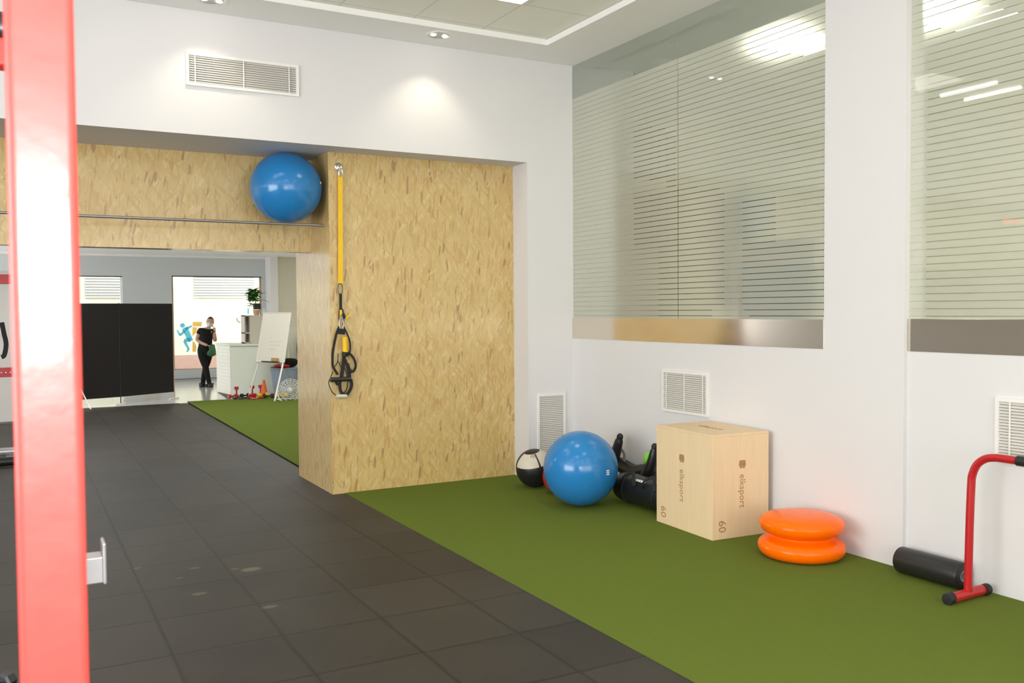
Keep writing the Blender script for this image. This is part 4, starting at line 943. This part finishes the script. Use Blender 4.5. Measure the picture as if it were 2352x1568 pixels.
bm = BM(); lathe(bm, [(0, 0), (26*.20408/91, 0), (26*.20408/91, .0015), (0, .0015)], G(192, 624), 24, (0, -1, 0))
stroke(bm, [(215, 650), (250, 720), (285, 800)], 62, 56); stroke(bm, [(220, 665), (265, 645), (300, 628)], 34, 18)
stroke(bm, [(215, 680), (190, 712), (160, 735)], 30, 24); stroke(bm, [(165, 735), (145, 700), (132, 675)], 22, 14)
stroke(bm, [(285, 785), (240, 785), (215, 800)], 46, 34); stroke(bm, [(215, 795), (235, 840), (262, 890)], 36, 22); stroke(bm, [(262, 885), (250, 908), (235, 920)], 26, 12)
obj('runner_decal', bm, 'sky', w4)
bm = BM()
for q in ([(305, 583), (415, 583), (405, 635), (305, 632)], [(303, 640), (360, 645), (350, 700), (303, 750)], [(303, 800), (330, 810), (350, 860), (345, 920), (303, 922)]): prism(bm, [G(*p) for p in q], (0, -.0015, 0))
obj('amber_decal', bm, 'amber', w4)
c = G(835, 484); bm = text_bm('www.', .068, frame_mtx((c.x, YD-.001, c.z), (1, 0, 0), (0, 0, 1)))
for q in ([(922, 428), (940, 428), (940, 498), (922, 498)],): prism(bm, [G(*p) for p in q], (0, -.0015, 0))
obj('web_decal', bm, 'sky', w4)
bm = BM(); c = G(820, 563); tube(bm, [c+Vector((.075*math.cos(2*PI*k/28), 0, .075*math.sin(2*PI*k/28))) for k in range(28)], .004, 6, closed=True)
stroke(bm, [(805, 540), (808, 565), (822, 582), (842, 588)], 10)
obj('phone_decal', bm, 'greyfilm', w4)
bm = BM(); box(bm, (-12, YR+.25, -.3), (22, 27.6, -.16)); struct('street', bm, 'asphalt')
YS = 27.0
t = thing('street_building', 'cream building with pink base seen through the shop windows', 'building', (5, YS, -.16))
pz = atY(500, 813, YS).z
bm = BM(); box(bm, (-12, YS, pz), (22, YS+.4, 6)); obj('facade', bm, 'facade', t)
bm = BM(); box(bm, (-12, YS-.02, -.16), (22, YS+.4, pz)); obj('base_course', bm, 'pink', t)
for a, b in ((445, 584), (195, 283)):
    p, q = atY(a, 684, YS), atY(b, 684, YS)
    bm = BM(); nsl = 16
    for k in range(nsl):
        z = p.z+k*.075; hexa(bm, [(p.x, YS-.05, z), (q.x, YS-.05, z), (q.x, YS-.001, z), (p.x, YS-.001, z), (p.x, YS-.028, z+.07), (q.x, YS-.028, z+.07), (q.x, YS-.001, z+.07), (p.x, YS-.001, z+.07)])
    obj('shutter', bm, 'shutter', t)

# ------------------------------------------------------------------ office furniture behind the frosted glass
a, b = atY(1493, 290, 8.64), atY(1552, 560, 8.64)
t = thing('wall_cabinet', 'brown open cabinet hung on the wall behind the frosted window', 'cabinet', ((a.x+b.x)/2, 8.8, b.z))
bm = BM(); w_ = b.x-a.x
for k in range(4): x = a.x+k*(w_-.03)/3; box(bm, (x, 8.64, b.z), (x+.03, 8.999, a.z))
box(bm, (a.x, 8.97, b.z), (b.x, 8.999, a.z))
for z in (b.z, (a.z+b.z)/2, a.z-.03): box(bm, (a.x, 8.64, z), (b.x, 8.999, z+.03))
obj('carcass', bm, 'umber', t)
a, b = atY(1560, 425, 8.5), atY(1665, 640, 8.5)
bm = BM(); box(bm, (7.045, 8.5, .75), (b.x, 8.998, a.z), .01); tag(obj('office_cupboard', bm, 'umber', loc=(a.x, 8.7, .75)), 'dark brown cupboard dimly seen behind the frosted window', 'cupboard')
a, b = atX(1702, 455, 5.95), atX(1770, 600, 5.95); ya, yb = min(a.y, b.y), max(a.y, b.y); ym = (ya+yb)/2
t = thing('office_chair', 'slate blue office chair dimly seen behind the frosted window', 'office chair', (6.2, ym, .75))
bm = BM(); box(bm, (5.95, ya, 1.40), (6.03, yb, a.z), .03); obj('backrest', bm, 'slate', t)
bm = BM(); box(bm, (6.0, ya-.02, 1.20), (6.5, yb+.02, 1.29), .03); obj('seat', bm, 'slate', t)
bm = BM(); tube(bm, [(6.25, ym, .80), (6.25, ym, 1.2)], .03, 12); tube(bm, [(6.0, ym, 1.25), (5.99, ym, 1.45)], .02, 8); obj('column', bm, 'darkmetal', t, smooth=True)
bm = BM()
for k in range(5): tube(bm, [(6.25, ym, .81), (6.25+.28*math.cos(k*1.2566), ym+.28*math.sin(k*1.2566), .775)], .02, 8)
obj('base', bm, 'darkmetal', t, smooth=True)
a, b = atX(1715, 560, 5.2), atX(1865, 645, 5.2)
bm = BM(); box(bm, (5.2, min(a.y, b.y), 1.532), (5.42, max(a.y, b.y), a.z), .04); tag(obj('office_bag', bm, 'slate', loc=(5.3, (a.y+b.y)/2, 1.532)), 'dark bag on the desk dimly seen behind the frosted window', 'bag')
a, b = atX(1570, 660, 5.3), atX(1895, 724, 5.3)
t = thing('office_desk', 'pale desk with stacked papers just behind the frosted window', 'desk', (5.5, (a.y+b.y)/2, 0))
bm = BM(); box(bm, (5.15, min(a.y, b.y)-.2, 1.50), (5.75, max(a.y, b.y), 1.53)); obj('worktop', bm, 'white', t)
for y in (min(a.y, b.y)-.15, max(a.y, b.y)-.05):
    bm = BM(); box(bm, (5.2, y, .75), (5.7, y+.04, 1.50)); obj('leg', bm, 'white', t)
for k in range(5):
    y = min(a.y, b.y)+.1+k*.28
    bm = BM(); box(bm, (5.45, y, 1.531), (5.65, y+.2, 1.53+.06+.05*(k % 3)), .004); tag(obj('paper_stack', bm, 'paper' if k % 2 else 'cream', loc=(5.4, y+.1, 1.53)), ('leftmost', 'second', 'third', 'fourth', 'fifth')[k]+' paper stack from the right along the desk behind the frosted window', 'paper stack', 'paper stacks behind the glass')

# ------------------------------------------------------------------ person in the far room
PB = Vector((3.600, 20.4, -.003)); va = math.atan2(PB.x, PB.y)
U = Vector((math.cos(va), -math.sin(va), 0)); Wd = Vector((-math.sin(va), -math.cos(va), 0))   # image right, towards the camera
K = .001197
def B(x, y, d=0.0): return PB+U*((x-250)*K)+zv*((1487-y)*K)+Wd*d
def skin(verts, edges, radii, sub=2):
    me = bpy.data.meshes.new('skin'); me.from_pydata([tuple(v) for v in verts], edges, []); o = bpy.data.objects.new('skin', me); COL.objects.link(o)
    sm = o.modifiers.new('s', 'SKIN'); sm.branch_smoothing = .3; sm.use_smooth_shade = True
    sb = o.modifiers.new('u', 'SUBSURF'); sb.levels = sub; sb.render_levels = sub
    for i, r in enumerate(radii): me.skin_vertices[0].data[i].radius = r if isinstance(r, tuple) else (r, r)
    me.skin_vertices[0].data[0].use_root = True
    bpy.context.view_layer.update()
    e = bpy.data.meshes.new_from_object(o.evaluated_get(bpy.context.evaluated_depsgraph_get()))
    bpy.data.objects.remove(o); bpy.data.meshes.remove(me)
    b = BM(); b.from_mesh(e); bpy.data.meshes.remove(e); return b
hipL, hipR = B(180, 860), B(325, 865)
V = [B(250, 830), B(262, 700), B(278, 560), B(292, 455), B(318, 415), B(335, 375),
     B(175, 450), B(112, 630, .02), B(225, 695, .13), B(300, 725, .19),
     B(395, 455), B(432, 655, .04), B(428, 560, .13), B(420, 480, .16),
     hipL, B(262, 1120, .05), B(300, 1340, .06), B(320, 1455, .05), B(335, 1468, .09),
     hipR, B(262, 1120, -.09), B(215, 1340, -.09), B(200, 1455, -.07), B(193, 1468, -.03)]
E = [(0, 1), (1, 2), (2, 3), (3, 4), (4, 5), (3, 6), (6, 7), (7, 8), (8, 9), (3, 10), (10, 11), (11, 12), (12, 13), (0, 14), (14, 15), (15, 16), (16, 17), (17, 18), (0, 19), (19, 20), (20, 21), (21, 22), (22, 23)]
Rr = [.12, .10, .12, .10, .052, .05, .062, .043, .034, .026, .062, .043, .034, .026, .10, .055, .04, .022, .016, .10, .055, .04, .022, .016]
parts_ = [skin(V, E, Rr)]
hc = B(350, 303); tl = Matrix.Rotation(-.16, 3, Wd)
Rh = tl @ Matrix((U, Wd, zv)).transposed()
hb_ = BM(); ball(hb_, hc, .1, 32, (.74, .92, 1.12), Rh)
ball(hb_, hc+Rh @ Vector((0, .098, -.01)), .014, 12, (.8, 1.2, 1.5), Rh)                 # nose
for s in (-1, 1): ball(hb_, hc+Rh @ Vector((s*.075, 0, 0)), .02, 12, (.4, .7, 1.2), Rh)   # ears
parts_.append(hb_)
def hand(wrist, dirv, palmn):
    d = Vector(dirv).normalized(); n = Vector(palmn); n = (n-d*n.dot(d)).normalized(); s = d.cross(n); out = []
    vs = [wrist, wrist+d*.045, wrist+d*.085]; out.append(skin(vs, [(0, 1), (1, 2)], [(.024, .018), (.036, .016), (.034, .014)], 1))
    for i, L in enumerate((.062, .072, .068, .052)):
        o_ = wrist+d*.078+s*(-.027+.018*i); out.append(skin([o_, o_+d*L*.45+n*.006, o_+d*L*.75+n*.022, o_+d*L*.85+n*.04], [(0, 1), (1, 2), (2, 3)], [.009, .0085, .008, .007], 1))
    o_ = wrist+d*.03-s*.03; out.append(skin([o_, o_+d*.03-s*.02+n*.01, o_+d*.055-s*.02+n*.028], [(0, 1), (1, 2)], [.011, .010, .008], 1))
    return out
parts_ += hand(B(300, 725, .19), U*.9-zv*.25, -Wd); parts_ += hand(B(420, 480, .16), zv-U*.1, -U)
pt = thing('person', 'person in black clothes and pale face mask holding a green bag', 'person', PB)
obj('body', join_text(parts_), 'skin', pt, smooth='all', recalc=False)
TV = [B(244, 905), B(262, 690), B(276, 560), B(290, 465), B(306, 432), B(178, 452), B(128, 545, .01), B(395, 457), B(412, 545, .02)]
obj('t_shirt', skin(TV, [(0, 1), (1, 2), (2, 3), (3, 4), (3, 5), (5, 6), (3, 7), (7, 8)], [.172, .150, .158, .115, .065, .078, .066, .078, .062]), 'cloth', pt, smooth='all')
LV = [B(250, 815), hipL, B(255, 1110, .05), B(298, 1330, .06), B(322, 1462, .05), hipR, B(262, 1110, -.09), B(216, 1330, -.09), B(199, 1462, -.07), B(256, 660)]
obj('trousers', skin(LV, [(0, 1), (1, 2), (2, 3), (3, 4), (0, 5), (5, 6), (6, 7), (7, 8), (0, 9)], [.165, .118, .07, .056, .048, .118, .07, .056, .048, .14]), 'cloth', pt, smooth='all')
for a, b, c in ((B(318, 1452, .04), B(352, 1470, .14), B(310, 1470, .0)), (B(200, 1452, -.08), B(182, 1470, .03), B(205, 1470, -.12))):
    obj('shoe', skin([a, b, c], [(0, 1), (0, 2)], [.062, .048, .05], 2), 'black', pt, smooth='all')
bm = BM(); ball(bm, hc, .1, 32, (.80, .98, 1.17), Rh)
for v in list(bm.verts):
    q = Rh.transposed() @ (v.co-hc)
    if q.y > .02 and q.z < .055 or q.z < -.045: bm.verts.remove(v)
obj('hair', bm, 'hair', pt, smooth='all')
bm = BM(); ball(bm, hc, .1, 32, (.79, 1.07, 1.16), Rh)
for v in list(bm.verts):
    q = Rh.transposed() @ (v.co-hc)
    if q.y < .012 or q.z > -.008 or q.z < -.112: bm.verts.remove(v)
obj('face_mask', bm, 'mask', pt, smooth='all')
for s in (-1, 1):
    bm = BM(); ball(bm, hc+Rh @ Vector((s*.03, .083, .022)), .011, 12, (1.3, .6, .7), Rh); obj('eye', bm, 'hair', pt, smooth='all')
# green bag held in front
g = [B(345, 775, .22), B(420, 725, .20)]
t = thing('hand_bag', 'green carrier bag held by the person in black', 'bag', B(360, 915, .2))
bm = BM(); random.seed(11)
top_ = [B(330, 790, .26), B(345, 745, .24), B(385, 700, .22), B(420, 712, .17), B(425, 735, .14), B(385, 745, .15)]
bot_ = [B(285, 890, .29), B(340, 925, .30), B(400, 915, .26), B(440, 895, .18), B(435, 890, .12), B(340, 900, .13)]
midr = [B(285, 850, .31), B(330, 830, .33), B(400, 800, .28), B(440, 830, .18), B(438, 830, .11), B(340, 830, .11)]
rw = [[bm.verts.new(p) for p in r] for r in (bot_, midr, top_)]
for A_, B2 in zip(rw, rw[1:]):
    for k in range(6): j = (k+1) % 6; bm.faces.new((A_[k], A_[j], B2[j], B2[k]))
bm.faces.new(rw[0][::-1]); bm.faces.new(rw[-1]); bmesh.ops.subdivide_edges(bm, edges=bm.edges[:], cuts=2, use_grid_fill=True, smooth=.6); obj('bag_body', bm, 'bag', t, smooth='all')
bm = BM(); tube(bm, spline([B(345, 760, .24), B(335, 725, .26), B(365, 715, .24), B(385, 720, .22)], 5), .006, 8); obj('handle', bm, 'bag', t, smooth=True)
